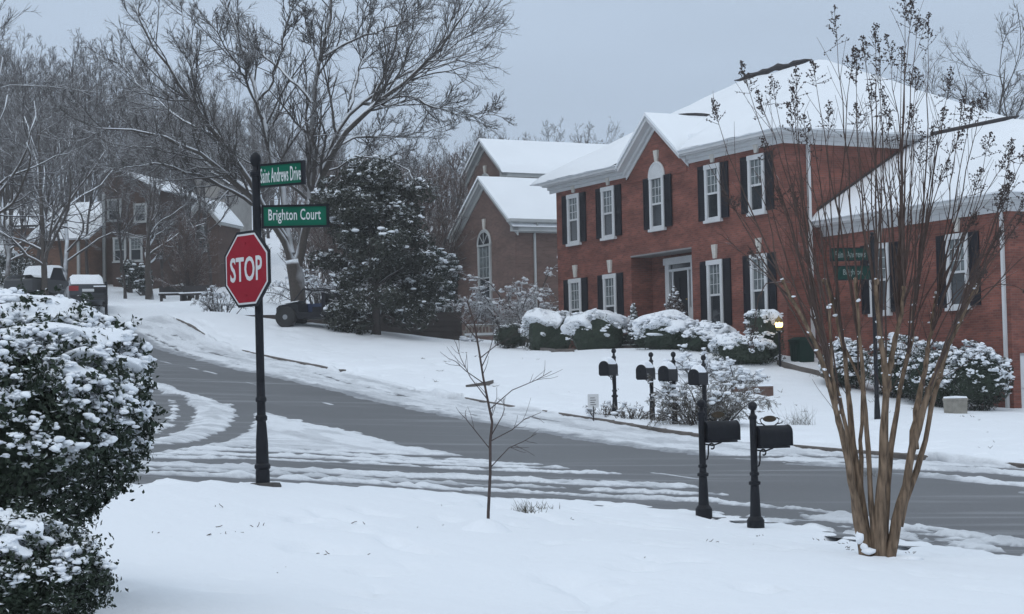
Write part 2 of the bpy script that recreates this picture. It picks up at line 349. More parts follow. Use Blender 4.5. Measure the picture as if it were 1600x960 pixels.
def ground_snow_mat():
    """clean snow; slush in the street is greyer where it is thin (point attribute 'slush')"""
    m = pmat('ground snow', (0.80, 0.83, 0.87), 0.7, 0.0, spec=0.25); nt = m.node_tree; b = nt.nodes['Principled BSDF']; L = nt.links.new
    at_ = nt.nodes.new('ShaderNodeAttribute'); at_.attribute_name = 'slush'
    tc = nt.nodes.new('ShaderNodeTexCoord')
    n1 = nt.nodes.new('ShaderNodeTexNoise'); n1.inputs['Scale'].default_value = 7; n1.inputs['Detail'].default_value = 6; n1.inputs['Roughness'].default_value = .65; L(tc.outputs['Object'], n1.inputs['Vector'])
    ma = nt.nodes.new('ShaderNodeMath'); ma.operation = 'MULTIPLY_ADD'; ma.inputs[1].default_value = .7; ma.inputs[2].default_value = -.35; L(n1.outputs['Fac'], ma.inputs[0])
    ad = nt.nodes.new('ShaderNodeMath'); ad.operation = 'MULTIPLY_ADD'; L(ma.outputs[0], ad.inputs[0]); L(at_.outputs['Fac'], ad.inputs[1]); L(at_.outputs['Fac'], ad.inputs[2]); ad.use_clamp = True
    mx = nt.nodes.new('ShaderNodeMix'); mx.data_type = 'RGBA'; mx.inputs['A'].default_value = (.80, .83, .87, 1); mx.inputs['B'].default_value = (.26, .275, .30, 1)
    L(ad.outputs[0], mx.inputs['Factor']); L(mx.outputs['Result'], b.inputs['Base Color'])
    n2 = nt.nodes.new('ShaderNodeTexNoise'); n2.inputs['Scale'].default_value = 7; n2.inputs['Detail'].default_value = 7; L(tc.outputs['Object'], n2.inputs['Vector'])
    bp = nt.nodes.new('ShaderNodeBump'); bp.inputs['Strength'].default_value = .8; bp.inputs['Distance'].default_value = .09; n2.inputs['Roughness'].default_value = .62
    a2 = nt.nodes.new('ShaderNodeAttribute'); a2.attribute_name = 'street'
    m3 = nt.nodes.new('ShaderNodeMath'); m3.operation = 'MULTIPLY_ADD'; m3.inputs[1].default_value = .9; m3.inputs[2].default_value = .22; L(a2.outputs['Fac'], m3.inputs[0])
    m4 = nt.nodes.new('ShaderNodeMath'); m4.operation = 'MULTIPLY'; L(m3.outputs[0], m4.inputs[0]); L(n2.outputs['Fac'], m4.inputs[1]); L(m4.outputs[0], bp.inputs['Height']); L(bp.outputs['Normal'], b.inputs['Normal'])
    return m
M_ASPH = asphalt_mat(); M_GSNOW = ground_snow_mat()

# ------------------------------------------------------------------ the ground, the road, the kerb
EDGE = np.array([(-40, -8), (-10, 9.2), (-2, 14), (4.5, 18.25), (6.9, 19.75), (9.35, 21.2), (11.3, 22.6), (12.7, 23.6), (13.7, 23.75), (14.4, 23.2), (14.75, 22), (14.8, 20), (14.8, 16), (14.8, 5), (14.8, -40)])
def _dense(poly, step=0.35):
    out = []
    for a, b in zip(poly[:-1], poly[1:]):
        k = max(2, int(np.hypot(*(b - a)) / step)); out += [a + (b - a) * t for t in np.linspace(0, 1, k, endpoint=False)]
    return np.array(out + [poly[-1]])
_ED = _dense(EDGE, 0.5)
for _ in range(3): _ED[1:-1] = (_ED[:-2] + 2 * _ED[1:-1] + _ED[2:]) / 4
def edge_dist(n, s):
    """positive in the street, negative on the corner lawn"""
    shp = n.shape; q = np.c_[n.ravel(), s.ravel()]; out = np.full(len(q), 50.0)
    near = (q[:, 0] > -42) & (q[:, 0] < 30) & (q[:, 1] > -42) & (q[:, 1] < 60)
    idx = np.nonzero(near)[0]; tang = np.gradient(_ED, axis=0)
    for i in range(0, len(idx), 20000):
        b = idx[i:i + 20000]; d2 = ((q[b][:, None] - _ED[None]) ** 2).sum(-1); k = d2.argmin(1)
        v = q[b] - _ED[k]; t = tang[k]; t = t / np.linalg.norm(t, axis=1, keepdims=True)
        c = t[:, 0] * v[:, 1] - t[:, 1] * v[:, 0]
        out[b] = np.sign(c) * np.sqrt(d2.min(1)) if False else np.where(np.abs(c) < 1e-6, 0, c / np.abs(c + 1e-12)) * np.sqrt(d2.min(1))
    far = ~near; out[far] = np.where((q[far, 1] > 55) , 50, np.where(q[far, 0] > 20, 50, -50))
    return out.reshape(shp)
def track_ns(pxs):
    pts = [ground(px, py, 14, 120) for px, py in pxs]; a = np.array([xy2ns(p.x, p.y) for p in pts])
    a = _dense(a, 0.3)
    for _ in range(6): a[1:-1] = (a[:-2] + 2 * a[1:-1] + a[2:]) / 4
    return a
TRACKS = [(track_ns([(366, 612), (382, 638), (384, 655), (372, 671), (345, 685), (310, 694), (250, 703), (150, 712)]), 0.33),
          (track_ns([(272, 618), (289, 636), (291, 650), (280, 668), (250, 681), (215, 691), (150, 703)]), 0.27),
          (track_ns([(215, 600), (245, 618), (254, 638), (246, 656), (215, 674), (170, 690)]), 0.32)]
def tdist(n, s, T):
    shp = n.shape; q = np.c_[n.ravel(), s.ravel()]; out = np.full(len(q), 9.0)
    lo, hi = T.min(0) - 3, T.max(0) + 3; idx = np.nonzero((q > lo).all(1) & (q < hi).all(1))[0]
    for i in range(0, len(idx), 20000):
        b = idx[i:i + 20000]; out[b] = np.sqrt(((q[b][:, None] - T[None]) ** 2).sum(-1).min(1))
    return out.reshape(shp)
KERB_N = 23.1
GAPS = [(50.5, 57.6), (34.0, 35.6)]
def in_gap(s): 
    g = np.zeros_like(s)
    for a, b in GAPS: g = np.maximum(g, sst(a - .25, a + .1, s) * (1 - sst(b - .1, b + .25, s)))
    return g
def snow_height(n, s):
    """thickness of the snow over the paving / the lawn, and a slush value"""
    d = edge_dist(n, s)
    lawn = 0.045 + 0.05 * (fbm(n * .55, s * .55, 3, 4) - .5) + .03 * sst(1.0, 4.0, np.abs(d)) + 0.10 * (fbm(n * .16, s * .16, 5, 2) - .5) + .012 * (fbm(n * 3.1, s * 3.1, 6, 3) - .5)
    # footprints and dents
    dent = fbm(n * 1.9, s * 1.9, 31, 2); lawn = lawn - 0.085 * sst(.63, .78, dent); lawn = lawn + .045 * (fbm(n * 1.3, s * 1.3, 33, 4) - .5) + sst(22, 24, n) * .055 * (fbm(n * 1.6, s * 1.6, 34, 4) - .5)
    street = (d > 0) & (n < KERB_N)
    # --- slush of the street
    big = fbm(n * 1.3, s * .7, 8, 4); fine = fbm(n * 5.5, s * 4.2, 9, 4); mid = fbm(n * 2.6, s * 2.0, 12, 4)
    dd0 = d + (fbm(n * .5, s * .5, 14, 3) - .5) * .8
    strk = fbm(dd0 * 2.6, (n - s) * .22 + 40, 41, 4); strk2 = fbm(n * 3.2, s * .30, 42, 4)
    main = sst(13.5, 15.0, n) * sst(20, 30, s); strk = strk * (1 - main) + strk2 * main
    h = 0.021 + 0.045 * (strk - .5) + 0.02 * (big - .45) + 0.045 * (mid - .5) + 0.05 * (fine - .5) + .028 * (fbm(n * 7.5, s * 6.5, 44, 2) - .5)
    wob = (fbm(n * .5, s * .5, 14, 3) - .5)
    ragged = (fbm(n * 2.2, s * 2.2, 15, 4) - .5)
    # ruts that follow the corner
    dd_ = d + wob * .8 + ragged * .2
    corner = 1 - sst(11.0, 12.0, d)
    brk = .62 + .38 * sst(.36, .5, fbm(d * .8, (n - s) * .3, 61, 3))
    for c, w, a in ((.6, .42, .085), (1.6, .30, .07), (2.6, .34, .08), (4.6, .75, .09), (6.2, .34, .07), (7.5, .42, .08), (8.9, .36, .07), (10.4, .42, .09)):
        h = h - corner * a * np.exp(-((dd_ - c) / w) ** 4) * (1 if c in (.6, 4.6, 10.4) else brk) * (1 if c > 3 else .12 + .88 * sst(20, 23, s + .35 * (15 - n)))
    h = h + .016 * sst(20.2, 20.8, n) + (1 - sst(21, 24, s)) * sst(13, 14.6, n) * (1 - sst(17, 18, n)) * (.025 - .055 * sst(.47, .6, fbm(n * 3.2, s * 2.0, 62, 4)))
    for c, w, a in ((1.15, .12, .02), (2.1, .12, .018), (3.3, .16, .02), (5.5, .14, .02), (6.8, .14, .018), (8.2, .15, .018)):
        h = h + corner * a * np.exp(-((dd_ - c) / w) ** 2) * (.2 + 1.5 * fine)
    # flattened packed snow in the middle of the junction
    pack = sst(10.6, 11.5, d) * (1 - sst(15.8, 16.6, n)); h = h + pack * (.034 + .02 * (mid - .5) - .55 * (h - .0))
    # cleared lanes of the main road
    n1 = 16.1 + sst(26, 33, s) * .3 - sst(44, 52, s) * .15 + wob * .6 + ragged * .5; n2 = 20.45 + (fbm(s * .12, s * 0 + 3.3, 16, 3) - .5) * .9 + ragged * .55
    clear = sst(n1 - .15, n1 + .2, n) * (1 - sst(n2 - .2, n2 + .15, n))
    h = h * (1 - clear) - 0.05 * clear
    mid_l = np.exp(-((n - 19.05 - .2 * wob) / .16) ** 2) * sst(.42, .62, fbm(n * .6, s * .35, 18, 3)) * sst(36, 44, s) * (1 - sst(75, 80, s)) + 1.0 * np.exp(-((n - 17.0 - .5 * wob) / .12) ** 2) * sst(.6, .72, fbm(n, s * .4, 19, 3)) * (1 - sst(34, 38, s))
    h = h + clear * mid_l * (.055 + .012 * fine)
    # thin slush streaks lie between the lanes and the kerb
    for c, w in ((21.1, .14), (22.1, .12)):
        h = h - .035 * np.exp(-((n - c - .6 * wob) / w) ** 2) * sst(.45, .6, fbm(n * .3, s * .25, 21, 2))
    for T, w in TRACKS:
        t = tdist(n, s, T) + ragged * .35; k = 1 - sst(w - .2, w + .12, t); h = h * (1 - k) - .05 * k
        ridge = np.exp(-((t - w - .35) / .22) ** 2); h = h + ridge * .02 * (.3 + fine)
    far = sst(72, 84, s); h = h * (1 - far) + far * (0.03 + .05 * (mid - .4))
    h = np.clip(h, -.05, .16)
    slush = np.where(street, np.clip(1 - h / .014, 0, 1) * .85 + .2 * (1 - sst(.38, .62, strk)) * (1 - .6 * sst(.4, .6, fine)), 0)
    slush = np.where(street & (n > n2 - .2), np.maximum(slush * .75, .75 * (1 - sst(.1, .5, n - n2 + wob * .3)) * (n > n2 - .2)) + .05, slush)
    mott = fbm(dd0 * 2.2, (n - s) * .5, 51, 4) * (1 - main) + fbm(n * 2.6, s * .7, 52, 4) * main
    slush = np.where(street, np.clip(slush + .26 * sst(.47, .6, mott) + .07, 0, 1), 0)
    # far verge, kept off the kerb face
    kn = KERB_N - .04 + .22 * fbm(s * .45, s * 0 + 1.7, 23, 3) - .28 * sst(.58, .66, fbm(s * .26, s * 0 + 9.1, 24, 2))
    kerb = 0.11 * (1 - in_gap(s)) * (1 - sst(83, 86, s))
    verge = sst(kn - .02, kn + .05, n)
    out = np.where(d <= 0, lawn, h)
    edge_blend = sst(-.35, .12, d + ragged * .4); out = np.where((d > -.6) & (d < .5), lawn * (1 - edge_blend) + h * edge_blend, out)
    lawn2 = lawn * .8 + kerb * (1 - sst(24.5, 27, n)) ; out = np.where(n > KERB_N - .6, out * (1 - verge) + lawn2 * verge, out)
    slush = np.where(n > KERB_N - .6, slush * (1 - verge), slush)
    rough_ = np.where(street, 1.0, 0.0) * (d > .05)
    return out, slush * (d > -.1), rough_
def axis_pts(segs):
    out = []
    for a, b, st in segs: out += list(np.arange(a, b, st))
    return np.array(out + [segs[-1][1]])
ga = axis_pts([(-420, -60, 30), (-60, -14, 4), (-14, 2, .5), (2, 5, .14), (5, 23.9, .065), (23.9, 27, .14), (27, 45, .4), (45, 110, 3), (110, 420, 20)])
gb = axis_pts([(-80, -10, 5), (-10, 9, .5), (9, 16, .14), (16, 44, .065), (44, 62, .11), (62, 92, .22), (92, 150, 2), (150, 620, 20)])
GA, GB = np.meshgrid(ga, gb, indexing='ij')
H, SL, ST_ = snow_height(GA, GB); X_, Y_ = ns2xy(GA, GB); Z_ = terr_ns(GA, GB) + H
def sheet(name, X, Y, Z, mat, keep=None, smooth=True):
    ni, nj = X.shape; idx = np.arange(ni * nj).reshape(ni, nj)
    F = np.stack([idx[:-1, :-1], idx[1:, :-1], idx[1:, 1:], idx[:-1, 1:]], -1).reshape(-1, 4)
    if keep is not None: F = F[keep[:-1, :-1].ravel()]
    mb = MB(); mb.add(np.stack([X, Y, Z], -1).reshape(-1, 3), F); return mb.build(name, mat, smooth=smooth)
g = struct(sheet('ground', X_, Y_, Z_, M_GSNOW))
at_ = g.data.attributes.new('slush', 'FLOAT', 'POINT'); at_.data.foreach_set('value', SL.astype(np.float32).ravel())
at_ = g.data.attributes.new('street', 'FLOAT', 'POINT'); at_.data.foreach_set('value', ST_.astype(np.float32).ravel())
ra = np.arange(-40, KERB_N + .31, .3); rb = np.arange(-40, 86, .3); RA, RB = np.meshgrid(ra, rb, indexing='ij')
RD = edge_dist(RA, RB); X2, Y2 = ns2xy(RA, RB)
struct(sheet('road', X2, Y2, terr_ns(RA, RB), M_ASPH, keep=(RD > -.6) & ((RB < 47) | (RA > 12)) & ((RA > -14) | (RB < 30))))
def kerb(s0, s1):
    ss = np.arange(s0, s1 + .01, .5); mb = MB(); V = []
    for s in ss:
        z = float(terr_ns(np.array([KERB_N]), np.array([s]))[0])
        for n, dz in ((KERB_N, -.1), (KERB_N + .01, .08), (KERB_N + .03, .098), (KERB_N + .2, .10), (KERB_N + .2, -.1)):
            x, y = ns2xy(n, s); V.append((x, y, z + dz))
    F = [(i * 5 + j, i * 5 + (j + 1) % 5, (i + 1) * 5 + (j + 1) % 5, (i + 1) * 5 + j) for i in range(len(ss) - 1) for j in range(5)]
    F += [(4, 3, 2, 1, 0), tuple((len(ss) - 1) * 5 + j for j in range(5))]
    mb.add(V, F); struct(mb.build('kerb', M_CONC))
kerb(-10, GAPS[1][0]); kerb(GAPS[1][1], GAPS[0][0]); kerb(GAPS[0][1], 84)

# ------------------------------------------------------------------ winter haze
def haze(density):
    m = bpy.data.materials.new('haze'); m.use_nodes = True; nt = m.node_tree; nt.nodes.clear(); o = nt.nodes.new('ShaderNodeOutputMaterial'); v = nt.nodes.new('ShaderNodeVolumePrincipled')
    v.inputs['Color'].default_value = (1, 1, 1, 1); v.inputs['Density'].default_value = density; v.inputs['Anisotropy'].default_value = .2; nt.links.new(v.outputs[0], o.inputs['Volume'])
    zmin = float(Z_.min()) - 1; mb = MB(); mb.box(-900, 900, -520, 1100, zmin, 70); h = mb.build('haze', m); h['kind'] = 'stuff'; h['label'] = 'thin grey winter haze'; return h
haze(0.0009)

# ------------------------------------------------------------------ houses
def hip_roof(x0, x1, y0, y1, z, pitch, t=0.16, lumpy=0.045, seed=1, step=0.35):
    """snow-laden hip roof as one lumpy sheet with thickness at the eaves"""
    mb = MB(); xs = np.linspace(x0, x1, int((x1 - x0) / step) + 1); ys = np.linspace(y0, y1, int((y1 - y0) / step) + 1)
    XX, YY = np.meshgrid(xs, ys, indexing='ij')
    dd = np.minimum(np.minimum(XX - x0, x1 - XX), np.minimum(YY - y0, y1 - YY))
    ZZ = z + t * sst(-.05, .25, dd) * (.75 + .5 * fbm(XX * .9 + YY * .9, YY * .2 + 3, seed + 12, 3)) + dd * math.tan(pitch) + lumpy * (fbm(XX * .8, YY * .8, seed, 3) - .5) * 2
    wv = .10 * (fbm(XX * 1.7 + YY * 1.7, YY * .3, seed + 30, 3) - .5) * 2; YY = np.where(np.abs(YY - y0) < 1e-6, y0 - np.abs(wv), YY)
    return mb, XX, YY, ZZ
def grid_add(mb, XX, YY, ZZ, m=0):
    ni, nj = XX.shape; idx = np.arange(ni * nj).reshape(ni, nj)
    F = np.stack([idx[:-1, :-1], idx[1:, :-1], idx[1:, 1:], idx[:-1, 1:]], -1).reshape(-1, 4)
    mb.add(np.stack([XX, YY, ZZ], -1).reshape(-1, 3), F, m)
    return mb
def roof_hip(parent, x0, x1, y0, y1, z, pitch, seed=1, ridge_bare=None, name='roof'):
    mb, XX, YY, ZZ = hip_roof(x0, x1, y0, y1, z, pitch, seed=seed); grid_add(mb, XX, YY, ZZ)
    mb.box(x0, x1, y0, y1, z - .02, z + .012)
    r = mb.build(name, M_ROOFSNOW, parent, smooth='auto')
    hd = (y1 - y0) / 2; zr = z + .16 + hd * math.tan(pitch); ym = (y0 + y1) / 2
    if ridge_bare:
        a, b = ridge_bare
        k = MB(); pts = [(x, ym + .02 * math.sin(x * 3), zr + .05 + .03 * math.sin(x * 2.1)) for x in np.linspace(a, b, 12)]
        k.tube(pts, [.03] + [.09 + .04 * math.sin(i * 2.3) for i in range(10)] + [.03], 6); k.build('bare_ridge', M_SHINGLE, r)
    return r
def eave(parent, x0, x1, y0, y1, z, drop=.42, proud=.42, mat=None, sides='fblr'):
    """white frieze, soffit and gutter round a wall box x0..x1, y0..y1 with its top at z"""
    mb = MB(); p = proud
    def run(ax0, ax1, ay0, ay1, z0, z1): mb.box(ax0, ax1, ay0, ay1, z0, z1)
    for (q, za, zb) in ((.05, z - drop, z - .22), (.16, z - .22, z - .12), (p, z - .12, z - .07), (p + .1, z - .07, z + .07)):
        if 'f' in sides: run(x0 - q, x1 + q, y0 - q, y0 - .004, za, zb)
        if 'b' in sides: run(x0 - q, x1 + q, y1 + .004, y1 + q, za, zb)
        if 'l' in sides: run(x0 - q, x0 - .004, y0, y1, za, zb)
        if 'r' in sides: run(x1 + .004, x1 + q, y0, y1, za, zb)
    return mb.build('cornice', mat or M_WHITE, parent)
def window(parent, x, y, z0, z1, w=1.0, arch=0.0, shutters=.46, key=True, axis='x', wall=0, face=-1, lower=True, mats=None, keyed=.5, glazed=False):
    """sash window standing on a wall facing -y (axis x) or +x (axis y)"""
    tr = M_WHITE if mats is None else mats
    if axis == 'x': f = lambda u, v, d: (x + u, y - d, v)
    else: f = lambda u, v, d: (x + d, y + u, v)
    def bx(mb, u0, u1, v0, v1, d0, d1, m=0):
        V = [f(u, v, d) for d in (d0, d1) for v in (v0, v1) for u in (u0, u1)]
        mb.add(V, [(0, 2, 3, 1), (4, 5, 7, 6), (0, 1, 5, 4), (2, 6, 7, 3), (0, 4, 6, 2), (1, 3, 7, 5)], m)
    h = w / 2; mb = MB(); c = .15
    bx(mb, -h, -h + c, z0 + .1, z1, 0, .09); bx(mb, h - c, h, z0 + .1, z1, 0, .09)
    bx(mb, -h - .02, h + .02, z1 - .17 if not arch else z1 - .08, z1 + .003, 0, .1)
    bx(mb, -h + c, h - c, z0 + .1, z0 + .2, 0, .07); zm = (z0 + z1) / 2 + .0
    bx(mb, -h + c, h - c, zm - .035, zm + .035, 0, .065)
    gw = h - c
    for k in (-1 / 3, 1 / 3): bx(mb, gw * k - .009, gw * k + .009, zm, z1 - .1, .02, .045)
    for k in (1, 2): bx(mb, -gw, gw, zm + (z1 - zm - .1) * k / 3 - .009, zm + (z1 - zm - .1) * k / 3 + .009, .02, .044)
    if arch:
        pts = [(-h + .01, z1)] + [(math.cos(t) * (h - .01), z1 + arch * math.sin(t)) for t in np.linspace(math.pi, 0, 15)] 
        k = len(pts); V = [f(u, v, 0) for u, v in pts] + [f(u, v, .07) for u, v in pts]
        mb.add(V, [tuple(range(k)), tuple(range(2 * k - 1, k - 1, -1))] + [(i, i + k, (i + 1) % k + k, (i + 1) % k) for i in range(k)])
        ring = [f(math.cos(t) * (h + .02), z1 + (arch + .03) * math.sin(t), .05) for t in np.linspace(math.pi, 0, 15)]
        mb.tube(ring, .055, 6)
    fr = mb.build('window', tr, parent)
    if glazed:
        q = MB(); hh = h - .13; pts = [(-hh, z1 + .04), (hh, z1 + .04)] + [(math.cos(t) * hh, z1 + .04 + (arch - .14) * math.sin(t)) for t in np.linspace(.15, math.pi - .15, 13)]; k = len(pts); V = [f(u, v, .075) for u, v in pts] + [f(u, v, .085) for u, v in pts]
        q.add(V, [tuple(range(k)), tuple(range(2 * k - 1, k - 1, -1))] + [(i, i + k, (i + 1) % k + k, (i + 1) % k) for i in range(k)]); q.build('pane', M_GLASS, fr)
        q = MB()
        for t in (.8, 1.57, 2.34): q.tube([f(0, z1 + .04, .09), f(math.cos(t) * hh, z1 + .04 + (arch - .14) * math.sin(t), .09)], .02, 4)
        q.build('muntin', tr, fr)
    s = MB(); bx(s, -h - .06, h + .06, z0, z0 + .1, 0, .14); s.build('sill', tr, fr)
    pn = MB(); bx(pn, -gw, gw, z0 + .2, zm - .035, .004, .022, 0); bx(pn, -gw, gw, zm + .035, z1 - .1, .006, .03, 1)
    pn.build('pane', [M_GLASS, M_CURT], fr)
    if key:
        zt = z1 + arch; q = MB()
        V = [f(-.085, zt + .06, .0), f(.085, zt + .06, .0), f(.15, zt + keyed, .0), f(-.15, zt + keyed, .0), f(-.085, zt + .06, .07), f(.085, zt + .06, .07), f(.15, zt + keyed, .09), f(-.15, zt + keyed, .09)]
        q.add(V, [(0, 1, 2, 3), (7, 6, 5, 4), (0, 4, 5, 1), (1, 5, 6, 2), (2, 6, 7, 3), (3, 7, 4, 0)]); q.build('keystone', M_STONE, parent)
    if shutters:
        for sg in (-1, 1):
            q = MB(); a, b = sorted((sg * (h + .03), sg * (h + .03 + shutters)))
            bx(q, a, b, z0 + .12, z1, .01, .04)
            for (u0, u1, v0, v1) in ((a, a + .06, z0 + .12, z1), (b - .06, b, z0 + .12, z1), (a + .06, b - .06, z0 + .12, z0 + .24), (a + .06, b - .06, z1 - .12, z1), (a + .06, b - .06, zm - .06, zm + .06)): bx(q, u0, u1, v0, v1, .042, .062)
            for v in np.arange(z0 + .28, z1 - .16, .075):
                if abs(v - zm) > .09: bx(q, a + .06, b - .06, v, v + .03, .042, .053)
            q.build('shutter', M_SHUT, parent)
    return fr
def downspout(parent, x, y, z0, z1, ox=.0, oy=.45):
    mb = MB(); mb.box(x - .05, x + .05, y - .05, y + .04, z0, z1 - .55); 
    mb.tube([(x, y - .005, z1 - .58), (x, y - .005, z1 - .5), (x + ox, y - oy, z1 - .1), (x + ox, y - oy, z1)], .05, 6)
    mb.tube([(x, y, z0 + .12), (x, y - .1, z0 + .02), (x, y - .3, z0 - .03)], .05, 6)
    return mb.build('downspout', M_WHITE, parent)

# ---- the big red brick house: local x runs down the street, y into the lot
S0, N0 = 70.3, 38.0
hx, hy = ns2xy(N0, S0)
HOUSE = thing('brick_house', (hx, hy, EYE), 'large red brick two storey house with dark shutters and a low right wing', 'house', ROAD_ROT)
W, DP, ZB, ZE = 16.35, 12.0, -1.2, 8.95
wl_ = MB()
def quadwall(pts): wl_.add(pts, [tuple(range(len(pts)))])
RX0, RX1, RZ0, RZ1, RD_ = 6.0, 10.4, 2.62, 5.44, 0.95
t_ = .3
wl_.box(0, RX0, 0, t_, ZB, ZE); wl_.box(RX1, W, 0, t_, ZB, ZE); wl_.box(RX0, RX1, 0, t_, RZ1, ZE); wl_.box(RX0, RX1, 0, t_, ZB, RZ0)
wl_.box(RX0 - .002, RX0 - .3, t_, RD_ + .3, ZB, RZ1); wl_.box(RX1 + .002, RX1 + .3, t_, RD_ + .3, ZB, RZ1)
wl_.box(RX0 - .002, RX1 + .002, RD_, RD_ + .3, ZB, RZ1)
wl_.box(0, t_, t_, DP, ZB, ZE); wl_.box(W - t_, W, t_, DP, ZB, ZE); wl_.box(t_, W - t_, DP - t_, DP, ZB, ZE)
WALL = wl_.build('wall', M_BRICK, HOUSE)
mb = MB(); mb.box(RX0, RX1, -.02, RD_, RZ1 - .06, RZ1 - .004); mb.build('porch_ceiling', pmat('porch ceiling paint', (.22, .22, .225), .7, .1, 2), HOUSE)
mb = MB(); mb.box(RX0, RX1, -.25, RD_, RZ0 - .12, RZ0 + .01); mb.build('porch_floor', M_CONC, HOUSE)
# the gable over the middle bay (walls, trim, roof)
GX0, GX1, GZ = 6.05, 10.25, 8.62; gm = (GX0 + GX1) / 2; GP = 10.55
mb = MB(); mb.prism([(GX0, GZ - .35), (GX1, GZ - .35), (GX1, GZ), (gm, GP - .12), (GX0, GZ)], -.035, 3.2); mb.build('gable', M_BRICK, HOUSE)
mb = MB()
for sg in (-1, 1):
    ex = gm + sg * (gm - GX0 + .16); ez = 8.86
    for (a, b, y0) in ((0.0, -.15, -.46), (-.152, -.30, -.2), (-.302, -.44, -.075)):
        P4 = [(ex, ez + a), (gm, GP + .02 + a), (gm, GP + .02 + b), (ex, ez + b)]
        mb.prism(P4 if sg < 0 else P4[::-1], y0, -.036)
mb.build('gable_trim', M_WHITE, HOUSE)
mb = MB()
for sg in (-1, 1):
    ex = gm + sg * (gm - GX0 + .28); ez = 8.81
    us = np.linspace(0, 1, 9); ys = np.linspace(-.5, 4.6, 16); U_, Y3 = np.meshgrid(us, ys, indexing='ij')
    XX = ex + (gm - ex) * U_; ZZ = ez + (GP + .06 - ez) * U_ + .13 * sst(0, .12, U_) + .03 * (fbm(XX * 1.1, Y3 * 1.1, 5, 3) - .5)
    grid_add(mb, XX, Y3, ZZ); grid_add(mb, XX, Y3, ez + (GP + .06 - ez) * U_ + .012)
    for yy in (-.5,):
        k = [(float(XX[i, 0]), float(ZZ[i, 0])) for i in range(9)] + [(float(XX[i, 0]), float(ez + (GP + .06 - ez) * us[i])) for i in range(8, -1, -1)]
        mb.prism(k, -.52, -.498)
gr = mb.build('gable_roof', M_ROOFSNOW, HOUSE, smooth='auto')
mb = MB(); mb.tube([(gm, y, GP + .2 + .02 * math.sin(y * 4)) for y in np.linspace(1.0, 3.6, 8)], [.02] + [.07] * 6 + [.02], 6); mb.build('bare_ridge', M_SHINGLE, gr)
# eaves
mb = MB()
def eave_run(mb, x0, x1, y0, y1, z, out, drop=.40):
    """box courses; out = (dx,dy) outward unit, run spans x0..x1 or y0..y1"""
    for (q, za, zb) in ((.05, z - drop, z - .26), (.15, z - .26, z - .14), (.40, z - .14, z - .09), (.5, z - .09, z + .06)):
        if out[1] < 0: mb.box(x0, x1, y0 - q, y0 - .004, za, zb)
        elif out[1] > 0: mb.box(x0, x1, y1 + .004, y1 + q, za, zb)
        elif out[0] > 0: mb.box(x1 + .004, x1 + q, y0 - (q if True else 0), y1, za, zb)
        else: mb.box(x0 - q, x0 - .004, y0, y1, za, zb)
eave_run(mb, -.5, GX0 - .13, 0, 0, 8.93, (0, -1)); eave_run(mb, GX1 + .13, W + .0, 0, 0, 8.93, (0, -1))
eave_run(mb, W, W, 0, DP, 8.93, (1, 0)); eave_run(mb, 0, 0, 0, DP, 8.93, (-1, 0))
mb.build('cornice', M_WHITE, HOUSE)
mb, XX, YY, ZZ = hip_roof(-1.3, W + .62, -.55, DP + .55, 8.98, R(29.5), seed=3)
inn = (XX > GX0 - .12) & (XX < GX1 + .12); YY = np.where(inn, np.maximum(YY, .45), YY)
dd = np.minimum(np.minimum(XX + 1.3, W + .62 - XX), np.minimum(YY + .55, DP + .55 - YY)); ZZ = np.where(inn & (YY < .5), 8.98 + .0 + dd * math.tan(R(29.5)), ZZ); grid_add(mb, XX, YY, ZZ)
mb.box(-1.3, GX0 - .14, -.55, .45, 8.96, 8.992); mb.box(GX1 + .14, W + .62, -.55, .45, 8.96, 8.992); mb.box(-1.3, W + .62, .452, DP + .55, 8.96, 8.992)
RF = mb.build('roof', M_ROOFSNOW, HOUSE, smooth='auto')
zr_ = 8.98 + .16 + (DP + 1.1) / 2 * math.tan(R(29.5)); ym_ = DP / 2
mb = MB(); xs = np.linspace(4.6, 9.9, 16)
mb.tube([(x, ym_ - .03, zr_ + .03 + .05 * math.sin(x * 2.7) * math.sin(x)) for x in xs], [.02, .05] + [.1 + .06 * (i % 3 == 1) for i in range(12)] + [.08, .03], 6)
mb.build('bare_ridge', M_SHINGLE, RF)
# windows
for x in (1.55, 4.40, 12.0, 14.8):
    window(HOUSE, x, 0, 6.2, 8.32, keyed=.42)
    window(HOUSE, x, 0, 2.32, 4.84, keyed=.56)
window(HOUSE, gm + .03, -.035, 6.22, 8.3, w=1.02, arch=.5, keyed=.5)
# front door
dxm = 8.2; yb = RD_
mb = MB()
for sg in (-1, 1): 
    mb.box(dxm + sg * .92 - .14, dxm + sg * .92 + .14, yb - .12, yb - .003, RZ0, 5.0)
    mb.box(dxm + sg * .56 - .05, dxm + sg * .56 + .05, yb - .1, yb - .003, RZ0, 4.72)
mb.box(dxm - 1.12, dxm + 1.12, yb - .16, yb - .003, 5.0, 5.26); mb.box(dxm - .78, dxm + .78, yb - .1, yb - .003, 4.722, 4.82); 
mb.box(dxm - .92 + .14, dxm - .61, yb - .07, yb - .003, RZ0, 3.3); mb.box(dxm + .61, dxm + .92 - .14, yb - .07, yb - .003, RZ0, 3.3)
DF = mb.build('door_frame', M_WHITE, HOUSE)
mb = MB(); mb.box(dxm - .51, dxm + .51, yb - .06, yb - .004, RZ0 + .03, 4.72)
for u in (-.25, .25):
    for (v0, v1) in ((.25, .95), (1.1, 1.85)): mb.box(dxm + u - .17, dxm + u + .17, yb - .072, yb - .06, RZ0 + v0, RZ0 + v1)
DR = mb.build('door', pmat('dark door paint', (.012, .012, .016), .6, spec=.2), HOUSE)
